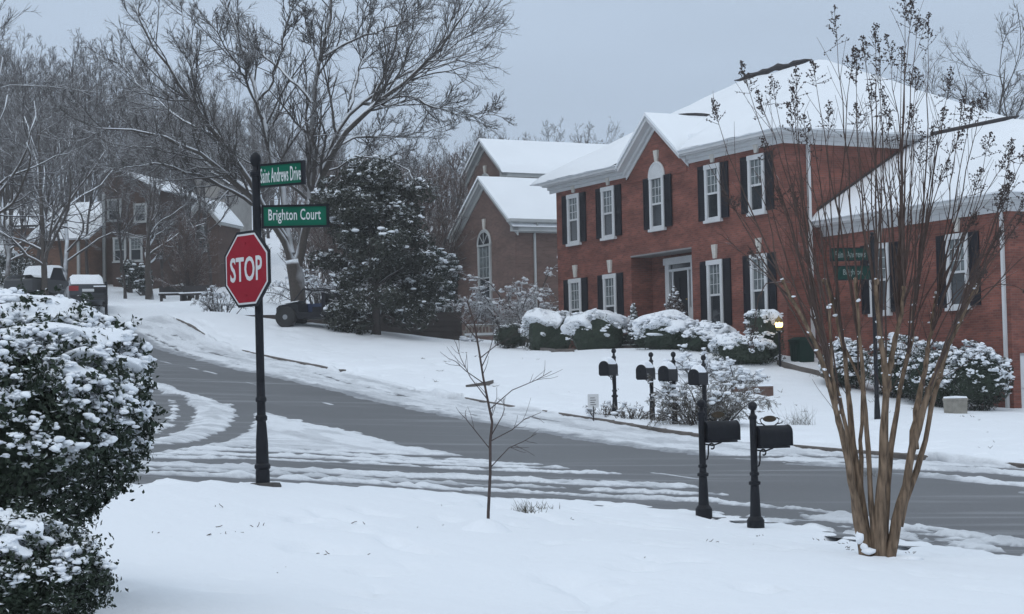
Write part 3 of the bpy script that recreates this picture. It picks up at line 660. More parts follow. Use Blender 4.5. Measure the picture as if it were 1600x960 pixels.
mb = MB(); mb.lathe([(.0, -.04), (.035, -.02), (.035, .02), (0, .04)], (dxm + .43, yb - .1, RZ0 + 1.0), 10); mb.build('handle', pmat('brass', (.4, .28, .12), .3, metal=1), DR)
mb = MB(); mb.box(dxm - .78, dxm + .78, yb - .03, yb - .004, 4.82, 5.0); mb.box(dxm - .78, dxm - .61, yb - .03, yb - .004, 3.3, 4.72); mb.box(dxm + .61, dxm + .78, yb - .03, yb - .004, 3.3, 4.72); mb.build('pane', M_GLASS, DF)
downspout(HOUSE, W + .9, 0 + .95, ZB, 8.9, 0, -.0) if False else None
mb = MB(); mb.box(W + .02, W + .13, .95, 1.05, 0.2, 8.5); mb.tube([(W + .07, 1.0, 8.45), (W + .1, 1.0, 8.6), (W + .42, 1.0, 8.85)], .05, 6); mb.build('downspout', M_WHITE, HOUSE)
# front steps
stz = [(2.55, -.25, -.6), (2.38, -.6, -.95), (2.21, -.95, -1.3), (2.04, -1.3, -1.65), (1.87, -1.65, -2.0)]
mb = MB()
for z, ya, yb_ in stz: mb.box(7.0, 9.3, yb_, ya - .002, 1.2, z)
ST = mb.build('front_steps', pmat('dark step stone', (.10, .085, .08), .85, .2, 4), HOUSE)
mb = MB()
for z, ya, yb_ in stz: mb.box(7.05, 9.25, yb_ + .08, ya - .03, z + .003, z + .05)
mb.build('snow_cover', M_ROOFSNOW, ST)
# ---- the wing
WX0, WX1, WY0, WY1, WZE = W, 25.65, 1.6, 10.4, 5.82
mb = MB(); t_ = .3
mb.box(WX0 + .003, WX1, WY0, WY0 + t_, -3, WZE); mb.box(WX0 + .003, WX1, WY1 - t_, WY1, -3, WZE)
mb.box(WX1 - t_, WX1, WY0 + t_, WY1 - t_, 1.05, WZE); mb.box(WX1 - t_, WX1, WY0 + 5.6, WY1 - t_, -3, 1.045)
mb.build('wing_wall', M_BRICK, HOUSE)
mb = MB()
for k in range(4): mb.box(WX1 - .10, WX1 - .04, WY0 + t_ + .01, WY0 + 5.6, -3 + k * 1.0, -3 + k * 1.0 + .97)
mb.box(WX1 - .3, WX1 - .102, WY0 + t_ + .01, WY0 + 5.6, -3, 1.045); mb.build('garage_door', M_WHITE, HOUSE)
mb = MB(); eave_run(mb, WX0 + .003, WX1, WY0, WY0, WZE - .02, (0, -1), .46); eave_run(mb, WX1, WX1, WY0, WY1, WZE - .02, (1, 0), .46)
mb.build('cornice', M_WHITE, HOUSE)
# wing roof: hip at the far end, cut off by the main wall on the left
x0, x1, y0, y1 = WX0 + .01, WX1 + .62, WY0 - .58, WY1 + .55; zz0 = WZE + .05
xs = np.linspace(x0, x1, 30); ys = np.linspace(y0, y1, 30); XX, YY = np.meshgrid(xs, ys, indexing='ij')
dd = np.minimum(x1 - XX, np.minimum(YY - y0, y1 - YY)); ZZ = zz0 + .16 * sst(-.05, .25, dd) + dd * math.tan(R(31)) + .05 * (fbm(XX * .7, YY * .7, 9, 3) - .5)
mb = MB(); grid_add(mb, XX, YY, ZZ); mb.box(x0, x1, y0, y1, zz0 - .02, zz0 + .012); WR = mb.build('wing_roof', M_ROOFSNOW, HOUSE, smooth='auto')
zr2 = zz0 + .16 + (y1 - y0) / 2 * math.tan(R(31))
mb = MB(); mb.tube([(x, (y0 + y1) / 2, zr2 + .02) for x in np.linspace(WX0 + .1, x1 - (y1 - y0) / 2 + .1, 8)], [.07] * 7 + [.03], 6); mb.build('bare_ridge', M_SHINGLE, WR)
mb = MB(); mb.tube([(WX0 + .06, y0 + .3 + u * ((y1 - y0) / 2 - .4), zz0 + .22 + (.3 + u * ((y1 - y0) / 2 - .4)) * math.tan(R(31))) for u in np.linspace(0, 1, 8)], [.04] * 8, 6); mb.build('flashing', M_SHINGLE, WR)
for x in (19.45, 23.35): window(HOUSE, x, WY0, 2.45, 4.85, w=1.02, keyed=.5)
downspout(HOUSE, WX1 - .22, WY0 - .05, -2.4, WZE, 0.35, .42)

# ---- neighbours
def simple_house(name, root_n, root_s, label, build_fn, rz=ROAD_ROT):
    x, y = ns2xy(root_n, root_s); h = thing(name, (x, y, EYE), label, 'house', rz); build_fn(h); return h
def gable_block(h, x0, x1, y0, y1, z0, z1, peak, brickm, over=.35, trim=None, wallname='wall'):
    """gable end facing -y"""
    trim = trim or M_WHITE2; gm = (x0 + x1) / 2
    mb = MB(); mb.prism([(x0, z0), (x1, z0), (x1, z1), (gm, peak), (x0, z1)], y0, y1); mb.build(wallname, brickm, h)
    mb = MB(); sl = (peak - z1) / (gm - x0)
    for sg in (-1, 1):
        ex = gm + sg * (gm - x0 + over); ez = z1 - over * sl
        for (a, b, yy) in ((.06, -.16, y0 - .3), (-.162, -.42, y0 - .07)):
            P4 = [(ex, ez + a), (gm, peak + a), (gm, peak + b), (ex, ez + b)]
            mb.prism(P4 if sg < 0 else P4[::-1], yy, y0 - .004)
        a, b = sorted((gm + sg * (gm - x0 + .004), gm + sg * (gm - x0 + over))); mb.box(a, b, y0 - .3, y1, ez - .2, ez + .05)
    mb.build('gable_trim', trim, h)
    mb = MB()
    for sg in (-1, 1):
        ex = gm + sg * (gm - x0 + over + .1); ez = z1 - (over + .1) * sl + .09
        us = np.linspace(0, 1, 10); ys = np.linspace(y0 - .36, y1, 16); U_, Y3 = np.meshgrid(us, ys, indexing='ij')
        XX = ex + (gm - ex) * U_; base = ez + (peak + .09 - ez) * U_
        ZZ = base + .14 * sst(0, .1, U_) + .03 * (fbm(XX, Y3, 5, 3) - .5)
        grid_add(mb, XX, Y3, ZZ); k = [(float(XX[i, 0]), float(ZZ[i, 0])) for i in range(10)] + [(float(XX[i, 0]), float(base[i, 0])) for i in range(9, -1, -1)]
        mb.prism(k, y0 - .38, y0 - .355)
    return mb.build('roof', M_ROOFSNOW, h, smooth='auto')
def nb(h):
    gable_block(h, 0, 6.9, 0, 9, 0.5, 8.85, 11.35, M_BRICK2)
    window(h, 3.4, 0, 4.55, 8.0, w=1.5, arch=.75, shutters=0, keyed=.6, mats=M_WHITE2, glazed=True)
    mb = MB(); mb.box(4.2, 7.0, -.06, -.004, 1.0, 4.05); mb.build('panel', pmat('grey panel', (.21, .21, .20), .8, .1, 2), h)
    mb = MB(); eave_run(mb, 6.9, 6.9, 0, 9, 8.95, (1, 0), .6); mb.build('cornice', M_WHITE2, h)
    mb = MB(); mb.box(6.92, 7.02, 1.0, 1.1, 2.5, 8.3); mb.tube([(6.97, 1.05, 8.25), (7.0, 1.05, 8.4), (7.35, 1.05, 8.8)], .05, 6); mb.build('downspout', M_WHITE2, h)
    # two storey part behind with its own gable and hip roof
    mb = MB(); mb.box(-6, 11.5, 9.0, 20, 0.5, 11.9); mb.build('rear_wall', M_BRICK2, h)
    gable_block(h, -5.6, -.9, 3.4, 12, 0.5, 12.6, 14.35, M_BRICK2, wallname='rear_gable')
    window(h, -3.25, 3.4, 9.4, 11.9, w=1.3, arch=.65, shutters=0, mats=M_WHITE2)
    roof_hip(h, -6.6, 12.1, 8.4, 20.6, 11.95, R(30), seed=8)
    mb = MB(); zr = 11.95 + .16 + 6.1 * math.tan(R(30)); mb.tube([(x, 14.5, zr + .04) for x in np.linspace(-.4, 5.2, 10)], [.03] + [.11] * 8 + [.03], 6); mb.build('bare_ridge', M_SHINGLE, h)
NB = simple_house('brick_house', 44.0, 92.7, 'brownish brick house uphill with an arched window in its snowy gable', nb)

# far houses on the hill, facing us across the wood
def far_pos(px, Y): p = at(px, 430, Y); return p.x, p.y
def far_house(h):
    mb = MB(); mb.box(0, 4.3, 0, 8, -4, 7.0); mb.box(1.4, 4.3, -1.2, -.002, -4, 3.4); mb.build('wall', M_BRICK3, h)
    mb = MB(); mb.box(-4.4, -.002, -2, 6, -4, 3.0); mb.build('wing_wall', brick('orange brown brick', (.19, .10, .068), (.14, .075, .05), (.15, .11, .09)), h)
    # main roof: falls to the right
    mb = MB(); XX, YY = np.meshgrid(np.linspace(-.35, 5.0, 14), np.linspace(-.35, 8.4, 12), indexing='ij')
    base = 9.4 - np.abs(XX - 1.0) * .58; grid_add(mb, XX, YY, base + .12 + .05 * (fbm(XX, YY, 2, 3) - .5)); grid_add(mb, XX, YY, base)
    k = [(float(XX[i, 0]), float(base[i, 0] + .12)) for i in range(14)] + [(float(XX[i, 0]), float(base[i, 0])) for i in range(13, -1, -1)]; mb.prism(k, -.37, -.34)
    mb.build('roof', M_ROOFSNOW, h, smooth='auto')
    mb = MB(); mb.prism([(0, 7.0), (4.3, 7.0), (4.3, 7.4), (1.0, 9.35), (0, 8.8)], 0, 8); mb.build('gable', M_BRICK3, h)
    mb = MB(); XX, YY = np.meshgrid(np.linspace(-5, .2, 10), np.linspace(-2.5, 2, 10), indexing='ij'); base = 3.0 + (YY + 2.5) * .6
    grid_add(mb, XX, YY, base + .12); grid_add(mb, XX, YY, base); mb.build('wing_roof', M_ROOFSNOW, h, smooth='auto')
    for (x, y, a, b, w) in ((1.0, 0, 4.7, 6.7, 1.1), (3.0, 0, 4.5, 6.2, 1.0)): window(h, x, y, a, b, w=w, shutters=0, key=False, mats=M_WHITE2)
    for x in (1.95, 3.2): window(h, x, -1.2, 1.0, 3.2, w=1.0, shutters=0, key=False, mats=M_WHITE2)
    mb = MB(); mb.box(.1, .3, -.16, -.004, -4, 7.2); mb.build('downspout', M_WHITE2, h)
    mb = MB(); mb.box(-.9, -.7, -2.15, -2.004, -4, 2.9); mb.build('downspout', M_WHITE2, h)
fx, fy = far_pos(160, 120); 
FH = thing('brick_house', (fx, fy, at(160, 432, 120).z), 'tall dull brown brick house behind the bare trees, white downpipe on its front', 'house', R(-14)); far_house(FH); FH.scale = (.88, .88, .72)
fy_ = 118
def far_garage(h):
    gable_block(h, 0, 3.4, 0, 6, -4, 4.4, 6.0, M_BRICK3); window(h, 1.7, 0, 1.6, 3.9, w=1.0, shutters=0, key=False, mats=M_WHITE2)
    mb = MB(); mb.box(-4.2, -.003, .8, 5, -4, 4.0); mb.build('wing_wall', M_BRICK3, h)
    mb = MB(); XX, YY = np.meshgrid(np.linspace(-4.8, 1.5, 10), np.linspace(.2, 4.0, 10), indexing='ij'); base = 3.95 + (YY - .2) * .55
    grid_add(mb, XX, YY, base + .14); grid_add(mb, XX, YY, base); mb.build('wing_roof', M_ROOFSNOW, h, smooth='auto')
    mb = MB(); mb.box(-1.9, -1.75, .64, .796, -4, 4.0); mb.build('downspout', M_WHITE2, h)
    mb = MB()
    for k in range(4): mb.box(-5.2 - .3 * k, -1.2, -.9 - .35 * k, -.55 - .35 * k, -4, -.4 - .4 * k)
    mb.box(-5.2, -5.0, -.6, 1, -4, 1.2); mb.build('deck_steps', M_SHINGLE, h)
fx, fy = far_pos(293, 122); FG = thing('brick_house', (fx, fy, at(300, 425, 122).z), 'small brown brick gabled house with one white window, behind the bare shrub', 'house', R(-14)); far_garage(FG); FG.scale = (.62, .62, .76)
def far_beige(h):
    mb = MB(); mb.box(0, 4.2, 0, 7, -4, 9.2); mb.prism([(0, 9.2), (4.2, 9.2), (4.2, 9.3), (1.2, 11.4), (0, 11.0)], 0.02, 6.9); mb.build('wall', M_STUCCO, h)
    mb = MB(); XX, YY = np.meshgrid(np.linspace(-.5, 4.6, 12), np.linspace(-.3, 7.3, 10), indexing='ij'); base = 11.5 - np.abs(XX - 1.2) * .66
    grid_add(mb, XX, YY, base + .15); grid_add(mb, XX, YY, base, 1); mb.build('roof', [M_ROOFSNOW, M_SHINGLE], h, smooth='auto')
    mb = MB(); mb.box(4.05, 4.25, -.15, -.004, -3, 9.0); mb.build('downspout', M_SHINGLE, h)
    window(h, 1.4, 0, 5.0, 6.8, w=1.0, shutters=0, key=False, mats=M_WHITE2)
fx, fy = far_pos(305, 131); FB = thing('rendered_house', (fx, fy, at(305, 425, 131).z), 'pale beige rendered house wall rising behind the brown brick gable', 'house', R(-14)); far_beige(FB); FB.scale = (.6, .6, .62)
def slab_house(h):
    mb = MB(); mb.box(0, 5.5, 0, 6, -4, 3.2); mb.build('wall', brick('tan brick', (.18, .105, .075), (.13, .08, .055), (.15, .11, .09)), h)
    mb = MB(); XX, YY = np.meshgrid(np.linspace(-.6, 6, 10), np.linspace(-.6, 6.5, 10), indexing='ij'); base = 5.2 - np.abs(YY - 3) * .55
    grid_add(mb, XX, YY, base + .14); grid_add(mb, XX, YY, base, 1); mb.build('roof', [M_ROOFSNOW, M_SHINGLE], h, smooth='auto')
    window(h, 2.2, 0, .8, 2.5, w=1.1, shutters=0, key=False, mats=M_WHITE2)
fx, fy = far_pos(22, 128); FS = thing('brick_house', (fx, fy, at(30, 432, 128).z), 'low tan brick house mostly hidden by trunks at the far left', 'house', R(-8)); slab_house(FS)

# ---- timber retaining wall in front of the neighbour
p0, p1 = at(352, 492, 80), at(722, 532, 81.5); zt = at(600, 489, 80.5).z
mb = MB(); dv = Vector((p1.x - p0.x, p1.y - p0.y, 0)); L_ = dv.length; wz = math.atan2(dv.y, dv.x); hgt = zt - p1.z
for k in range(9):
    a = zt - (k + 1) * .2 - p0.z; mb.box(0, L_, -.02 - .012 * (k % 2), .3, a + .008, a + .2)
TW = mb.build('retaining_wall', M_TIMBER, loc=(p0.x, p0.y, p0.z)); TW.rotation_euler = (0, 0, wz); tag(TW, 'low dark timber retaining wall running behind the snowy bank to the brownish house', 'wall')

# ------------------------------------------------------------------ lettering
def text_mb(body, size, xs=1.0, depth=.004, bold=.0, sp=1.0):
    cu = bpy.data.curves.new('lettering', 'FONT'); cu.body = body; cu.size = size; cu.extrude = depth; cu.offset = bold; cu.align_x = 'CENTER'; cu.align_y = 'CENTER'
    cu.space_character = sp; cu.resolution_u = 3
    o = bpy.data.objects.new('lettering', cu); COL.objects.link(o); bpy.context.view_layer.update()
    me = bpy.data.meshes.new_from_object(o.evaluated_get(bpy.context.evaluated_depsgraph_get()))
    V = np.array([v.co[:] for v in me.vertices]); F = [tuple(p.vertices) for p in me.polygons]
    bpy.data.objects.remove(o); bpy.data.curves.remove(cu); bpy.data.meshes.remove(me)
    V[:, 0] *= xs; return V, F, V[:, 0].max() - V[:, 0].min(), V[:, 1].max() - V[:, 1].min()
def put_text(name, body, width, height, mat, parent, fn, bold=.012, sp=1.0):
    """lettering filling width x height; fn maps (u, v, depth) to the parent's space"""
    V, F, w, h = text_mb(body, 1.0, bold=bold, sp=sp)
    c = (V.max(0) + V.min(0)) / 2; V[:, 0] = (V[:, 0] - c[0]) * width / w; V[:, 1] = (V[:, 1] - c[1]) * height / h; V[:, 2] = (V[:, 2] - c[2])
    V[:, 2] *= .25
    mb = MB(); mb.add([fn(*p) for p in V], F); return mb.build(name, mat, parent)
M_RED = pmat('stop sign red', (0.27, 0.006, 0.02), 0.55, .08, 6, spec=.2)
M_GREEN = pmat('street sign green', (0.0, 0.105, 0.062), 0.55, .08, 6, spec=.2)
M_SWHITE = pmat('sign white', (0.62, 0.63, 0.64), 0.5)
M_GREYP = pmat('plinth concrete', (0.06, 0.056, 0.052), .9, .3, 8)

# ------------------------------------------------------------------ the stop sign and its post
sp_ = ground(411, 772, 15, 30); sp_ = Vector(sp_)
SB = thing('street_sign_post', sp_ + Vector((0, 0, .10)), 'tall black street sign post carrying the red octagon and two green street names', 'sign post')
SB.rotation_euler = (0, R(-.45), 0)
PPM = FPX / sp_.y
mb = MB(); mb.lathe([(.0, -.1), (.075, -.1), (.075, .13), (.07, .15), (.085, .17), (.085, .2), (.068, .22), (.064, .45), (.052, .62), (.047, .66), (.062, .675), (.062, .71), (.047, .73), (.045, .86), (.058, .87), (.058, .9), (.047, .92), (.044, 1.1), (.044, 3.25), (.0, 3.25)], sides=20)
mb.build('pole', M_BLACK, SB, smooth='auto')
mb = MB(); mb.lathe([(.0, 3.25), (.062, 3.25), (.062, 3.29), (.035, 3.32), (.03, 3.35), (.05, 3.38), (.062, 3.42), (.055, 3.465), (.025, 3.50), (0, 3.51)], sides=18); mb.build('finial', M_BLACK, SB, smooth='auto')
mb = MB(); mb.lathe([(.17, -.2), (.175, -.02), (.16, .012), (0, .02)], (0.02, 0, 0), 7); mb.build('plinth', M_GREYP, SB)
def sign_frame(nx, ny, ang_in=0):
    n = Vector((nx, ny, 0)).normalized(); u = Vector((-n.y, n.x, 0)); return n, u
# octagon
n_, u_ = sign_frame(-.727, -.687); oc = Vector((-.055, -.02, 0)) + n_ * .075; oz = (at(395, 421, sp_.y).z - sp_.z - .10)
def fo(u, v, d): p = oc + u_ * u + n_ * d; return (p.x, p.y, oz + v)
def octa(r): return [(r / math.cos(R(22.5)) * math.cos(R(22.5 + 45 * k)), r / math.cos(R(22.5)) * math.sin(R(22.5 + 45 * k))) for k in range(8)]
def plate(mb, poly, d0, d1, m=0):
    k = len(poly); V = [fo(u, v, d0) for u, v in poly] + [fo(u, v, d1) for u, v in poly]
    mb.add(V, [tuple(range(k - 1, -1, -1)), tuple(range(k, 2 * k))] + [(i, (i + 1) % k, (i + 1) % k + k, i + k) for i in range(k)], m)
mb = MB(); plate(mb, octa(.40), -.02, .0, 0); plate(mb, octa(.372), 0, .004, 1); plate(mb, octa(.352), .004, .007, 2)
OCT = mb.build('stop_sign', [M_BLACK, M_SWHITE, M_RED], SB)
put_text('lettering', 'STOP', .57, .262, M_SWHITE, OCT, lambda u, v, d: fo(u, v, .010 + d), bold=.018, sp=1.02)
for v in (.27, -.28):
    mb = MB(); mb.lathe([(.0, 0), (.012, 0), (.012, .006), (0, .006)], fo(0, v, .012), 8); mb.build('bolt', M_RED, OCT)
# name plates
def name_plate(au, z0, z1, u0, u1, body, tw, th):
    a = Vector((au[0], au[1], 0)).normalized(); n = Vector((a.y, -a.x, 0))
    def f(u, v, d): p = a * u + n * d; return (p.x, p.y, v + .035 * 0)
    def bx(mb, ua, ub, va, vb, da, db, m=0):
        V = [f(u, v, d) for d in (da, db) for v in (va, vb) for u in (ua, ub)]
        mb.add(V, [(0, 2, 3, 1), (4, 5, 7, 6), (0, 1, 5, 4), (2, 6, 7, 3), (0, 4, 6, 2), (1, 3, 7, 5)], m)
    mb = MB(); b = .022
    bx(mb, u0, u1, z0, z0 + b, -.022, .022); bx(mb, u0, u1, z1 - b, z1, -.022, .022); bx(mb, u0, u0 + b, z0 + b, z1 - b, -.022, .022); bx(mb, u1 - b - .012, u1, z0 + b, z1 - b, -.022, .022)
    bx(mb, u0 + b, u1 - b - .012, z0 + b, z1 - b, -.01, .012, 1)
    o = mb.build('street_name_sign', [M_BLACK, M_GREEN], SB)
    put_text('lettering', body, tw, th, M_SWHITE, o, lambda u, v, d: f((u0 + u1) / 2 - .01 + u, (z0 + z1) / 2 + v, .0135 + d), bold=.01, sp=1.06)
zq = lambda py: at(440, py, sp_.y).z - sp_.z - .10
name_plate((.90, -.436), zq(294), zq(257), .045, .605, 'Saint Andrews Drive', .50, .155)
name_plate((.985, .10), zq(356.5), zq(320.5), .05, .765, 'Brighton Court', .55, .155)

# ------------------------------------------------------------------ mailboxes
def mailbox(name, base, label, group, rz, snowy, h=1.64):
    """local +x is the way the box's door faces; the post stands at the origin"""
    t = thing(name, base, label, 'mailbox', rz, group); k = h / 1.64
    mb = MB(); pr = [(.0, -.15), (.115, -.15), (.115, .05), (.1, .07), (.09, .09), (.075, .1), (.07, .16), (.06, .42), (.055, .5), (.078, .51), (.078, .545), (.05, .56), (.046, .62), (.062, .63), (.062, .66), (.046, .675), (.046, 1.35), (.055, 1.36), (.055, 1.39), (.03, 1.42), (.0, 1.42)]
    mb.lathe([(r, z * k) for r, z in pr], sides=16); mb.build('post', M_BLACK, t, smooth='auto')
    mb = MB(); mb.lathe([(.0, 1.42 * k), (.03, 1.42 * k), (.028, 1.46 * k)] + [(.06 * math.cos(a), (1.52 + .06 * math.sin(a)) * k) for a in np.linspace(-1.2, 1.5, 9)] + [(0, 1.58 * k)], sides=16); mb.build('finial', M_BLACK, t, smooth='auto')
    zb = 1.0 * k; w = .105; x0, x1 = .04, .52; bs = 1.22 if snowy else 1.0; w *= bs; hb = .16 * bs; ha = .105 * bs
    arc = [(-w, zb), (w, zb), (w, zb + hb)] + [(w * math.cos(a), zb + hb + ha * math.sin(a)) for a in np.linspace(.15, math.pi - .15, 11)] + [(-w, zb + hb)]
    mb = MB(); kk = len(arc)
    V = [(x0, p[0], p[1]) for p in arc] + [(x1, p[0], p[1]) for p in arc]
    mb.add(V, [tuple(range(kk - 1, -1, -1)), tuple(range(kk, 2 * kk))] + [(i, (i + 1) % kk, (i + 1) % kk + kk, i + kk) for i in range(kk)])
    mb.box(x0 + .01, x1 - .03, -w - .012, w + .012, zb - .03, zb - .003); bx_ = mb.build('box', M_BLACK, t, smooth='auto')
    mb = MB(); q = [(p[0] * 1.07, zb + (p[1] - zb) * 1.04 - .004) for p in arc]
    mb.add([(x1 + .001, p[0], p[1]) for p in q] + [(x1 + .022, p[0], p[1]) for p in q], [tuple(range(kk - 1, -1, -1)), tuple(range(kk, 2 * kk))] + [(i, (i + 1) % kk, (i + 1) % kk + kk, i + kk) for i in range(kk)])
    d = mb.build('door', M_BLACK, bx_); mb = MB(); mb.box(x1 + .022, x1 + .045, -.012, .012, zb + .2, zb + .235); mb.build('handle', M_BLACK, d)
    mb = MB(); a = np.linspace(0, 5.2, 22)
    mb.tube([(.045, 0, zb - .26)] + [(.045 + .03 + i * .006, 0, zb - .25 + .02 * i) for i in range(4)] + [(.15 - .055 * math.cos(x) * (1 - x / 9), 0, zb - .09 + .055 * math.sin(x) * (1 - x / 9)) for x in a], .011, 6)
    mb.tube([(.05, 0, zb - .05), (.16, 0, zb - .07), (.3, 0, zb - .032)], .011, 6); mb.build('bracket', M_BLACK, t)
    zt = zb + hb + ha
    if snowy:
        XX, YY = np.meshgrid(np.linspace(x0 + .03, x1 + .01, 14), np.linspace(-1, 1, 11), indexing='ij')
        e = (1 - np.clip(np.abs((XX - (x0 + x1) / 2) / .235), 0, 1) ** 6) * (1 - np.abs(YY) ** 4)
        yy = YY * w * .95; zz = zb + hb - .01 + ha * np.sqrt(np.clip(1 - (yy / w) ** 2, 0, 1)) + .11 * e * (.8 + .5 * fbm(XX * 9, YY * 2.0, 4, 2)) - .008
        mb = MB(); grid_add(mb, XX, yy, zz); mb.build('snow_cover', M_BUSHSNOW, t, smooth=True)
    else:
        mb = MB(); V = [(.26 + .10 * math.cos(x), dy, zt + .085 + .042 * math.sin(x)) for dy in (-.012, .012) for x in np.linspace(0, 2 * math.pi, 14, endpoint=False)]
        mb.add(V, [tuple(range(13, -1, -1)), tuple(range(14, 28))] + [(i, (i + 1) % 14, (i + 1) % 14 + 14, i + 14) for i in range(14)]); 
        pl = mb.build('plaque', pmat('worn bronze plaque', (.07, .05, .03), .5, .4, 30, metal=.6), t)
        mb = MB()
        for sg in (-1, 1):
            mb.tube([(.26 + sg * .08, 0, zt + .0), (.26 + sg * .13, 0, zt + .03), (.26 + sg * .15, 0, zt + .08), (.26 + sg * .11, 0, zt + .1)], .009, 6)
            mb.tube([(.26 + sg * .13, 0, zt + .02), (.26 + sg * .19, 0, zt + .03), (.26 + sg * .2, 0, zt + .055)], .007, 5)
        mb.tube([(.18, 0, zt - .005), (.34, 0, zt - .005)], .008, 5); mb.build('scroll', M_BLACK, pl)
    return t
na = math.atan2(NN[1], NN[0])
for px, py, Y, h, lb in ((1181, 825, 24.9, 1.64, 'black curbside mailbox with bronze plaque, nearest to the crape myrtle trunks'), (1100, 807, 26.3, 1.6, 'black curbside mailbox with bronze plaque, the left one of the near pair')):
    p = at(px, py, Y); p.z = tz(p.x, p.y) + .06; mailbox('mailbox', p, lb, 'mailboxes on ornate black posts', na + (.0 if px > 1150 else -.06), False, h)
for px, Y, lb, pyt in ((961, 47.2, 'snow capped black mailbox standing alone behind the small yard sign', 540), (1019, 46.2, 'snow capped black mailbox in front of the low bare hedge, beside its twin', 546),
                  (1054, 44.8, 'snow capped black mailbox between its twin and the big snowy shrub', 545), (1101, 43.6, 'snow capped black mailbox half hidden behind a near black mailbox', 550)):
    p = at(px, 640, Y); p.z = tz(p.x, p.y) + .05; hh = at(px, pyt, Y).z - p.z
    mailbox('mailbox', p, lb, 'mailboxes on ornate black posts', R(239), True, hh)
def plain_mailbox(px, py, Y, label):
    p = at(px, py, Y); p.z = tz(p.x, p.y); t = thing('mailbox', p, label, 'mailbox', R(185))
    mb = MB(); mb.box(-.06, .06, -.06, .06, -.2, 1.55); mb.build('post', M_BLACK, t)
    mb = MB(); mb.box(-.02, .55, -.12, .12, 1.05, 1.22); mb.prism([(-.12, 1.22), (.12, 1.22), (.08, 1.32), (-.08, 1.32)], -.02, .55, f=lambda y, x, z: (x, y, z)); mb.build('box', M_BLACK, t)
    mb = MB(); mb.box(0, .54, -.1, .1, 1.32, 1.38); mb.build('snow_cover', M_ROOFSNOW, t)
plain_mailbox(166, 481, 86, 'black mailbox on a square post beside the parked snowy sedan')

# ------------------------------------------------------------------ small signs
def yard_sign(px, py, Y):
    p = at(px, py, Y); p.z = tz(p.x, p.y); t = thing('yard_sign', p, 'small pale yard sign on a wire stake left of the bare hedge', 'sign', R(-8))
    mb = MB(); mb.box(-.012, .012, -.012, .012, -.1, .42); mb.build('stake', M_BLACK, t)
    mb = MB(); mb.box(-.11, .11, -.012, .0, .40, .68); mb.box(-.135, .135, -.01, -.002, .375, .40); mb.box(-.135, .135, -.01, -.002, .68, .705); mb.box(-.135, -.11, -.01, -.002, .40, .68); mb.box(.11, .135, -.01, -.002, .40, .68)
    mb.build('panel', [M_SWHITE], t)
    mb = MB()
    for k in range(4): mb.box(-.07, .07 - .03 * (k % 2), -.016, -.0125, .44 + k * .055, .455 + k * .055)
    mb.build('print', M_SHINGLE, t)
yard_sign(927, 632, 46.8)
# second street sign, over the road behind the crape myrtle
p = at(1370, 620, 50); p.z = tz(p.x, p.y); Q = thing('street_sign_post', p, 'black street sign post with two green plates, behind the crape myrtle', 'sign post')
top = at(1358, 362, 50).z - p.z
mb = MB(); mb.lathe([(0, -.1), (.09, -.1), (.08, .25), (.06, .6), (.075, .62), (.06, .66), (.055, 1.2), (.055, top - .15), (.075, top - .14), (.03, top - .1), (.06, top - .04), (.0, top)], sides=12); mb.build('pole', M_BLACK, Q, smooth='auto')
zq2 = lambda py: at(1340, py, 50).z - p.z
for (u0, u1, py0, py1, body, tw) in ((-1.12, -.05, 408, 387, 'Saint Andrews', .8), (-1.02, -.05, 438, 415, 'Brighton', .5)):
    z0, z1 = zq2(py0), zq2(py1); mb = MB(); mb.box(u0, u1, -.02, .02, z0, z1, 0); mb.box(u0 + .03, u1 - .03, -.028, -.0205, z0 + .03, z1 - .03, 1); o = mb.build('street_name_sign', [M_BLACK, pmat('dull sign green', (.003, .03, .024), .6, .2, 9, spec=.15)], Q)
    put_text('lettering', body, tw, (z1 - z0) * .5, pmat('grey sign letters', (.17, .2, .19), .7), o, lambda u, v, d, u0=u0, u1=u1, z0=z0, z1=z1: ((u0 + u1) / 2 + u, -.03 - d, (z0 + z1) / 2 + v), bold=.01)  # letters in a darker grey than the white on the near post

# ------------------------------------------------------------------ vehicles
M_CAR = pmat('grey blue car paint', (.025, .03, .04), .3, .1, 2, spec=.5, coat=.4)
M_TAIL = pmat('tail light red', (.28, .01, .012), .3)
M_TYRE = pmat('tyre rubber', (.012, .012, .013), .85, .2, 8)
M_RIM = pmat('wheel rim', (.28, .29, .3), .35, metal=.8)
def loft(mb, secs, m=0, caps=True):
    """secs: list of rings with equal point count"""
    k = len(secs[0]); V = [p for s in secs for p in s]; F = []
    for i in range(len(secs) - 1):
        for j in range(k): F.append((i * k + j, i * k + (j + 1) % k, (i + 1) * k + (j + 1) % k, (i + 1) * k + j))
    if caps: F += [tuple(range(k - 1, -1, -1)), tuple(range((len(secs) - 1) * k, len(secs) * k))]
    mb.add(V, F, m)
def wheel(t, x, y, r=.33, w=.21):
    mb = MB(); prof = [(r * .62, -w / 2), (r * .9, -w / 2), (r, -w / 2 + .04), (r, w / 2 - .04), (r * .9, w / 2), (r * .62, w / 2)]
    a = np.linspace(0, 2 * math.pi, 22, endpoint=False)
    loft(mb, [[(x + rr * math.cos(q), y + d, r + rr * math.sin(q)) for q in a] for rr, d in prof]); wh = mb.build('wheel', M_TYRE, t, smooth='auto')
    mb = MB(); sgn = 1 if y > 0 else -1
    loft(mb, [[(x + rr * math.cos(q), y + d * sgn, r + rr * math.sin(q)) for q in a] for rr, d in ((r * .6, 0), (r * .6, w / 2 - .02), (r * .15, w / 2 + .005))]); mb.build('rim', M_RIM, wh, smooth='auto')
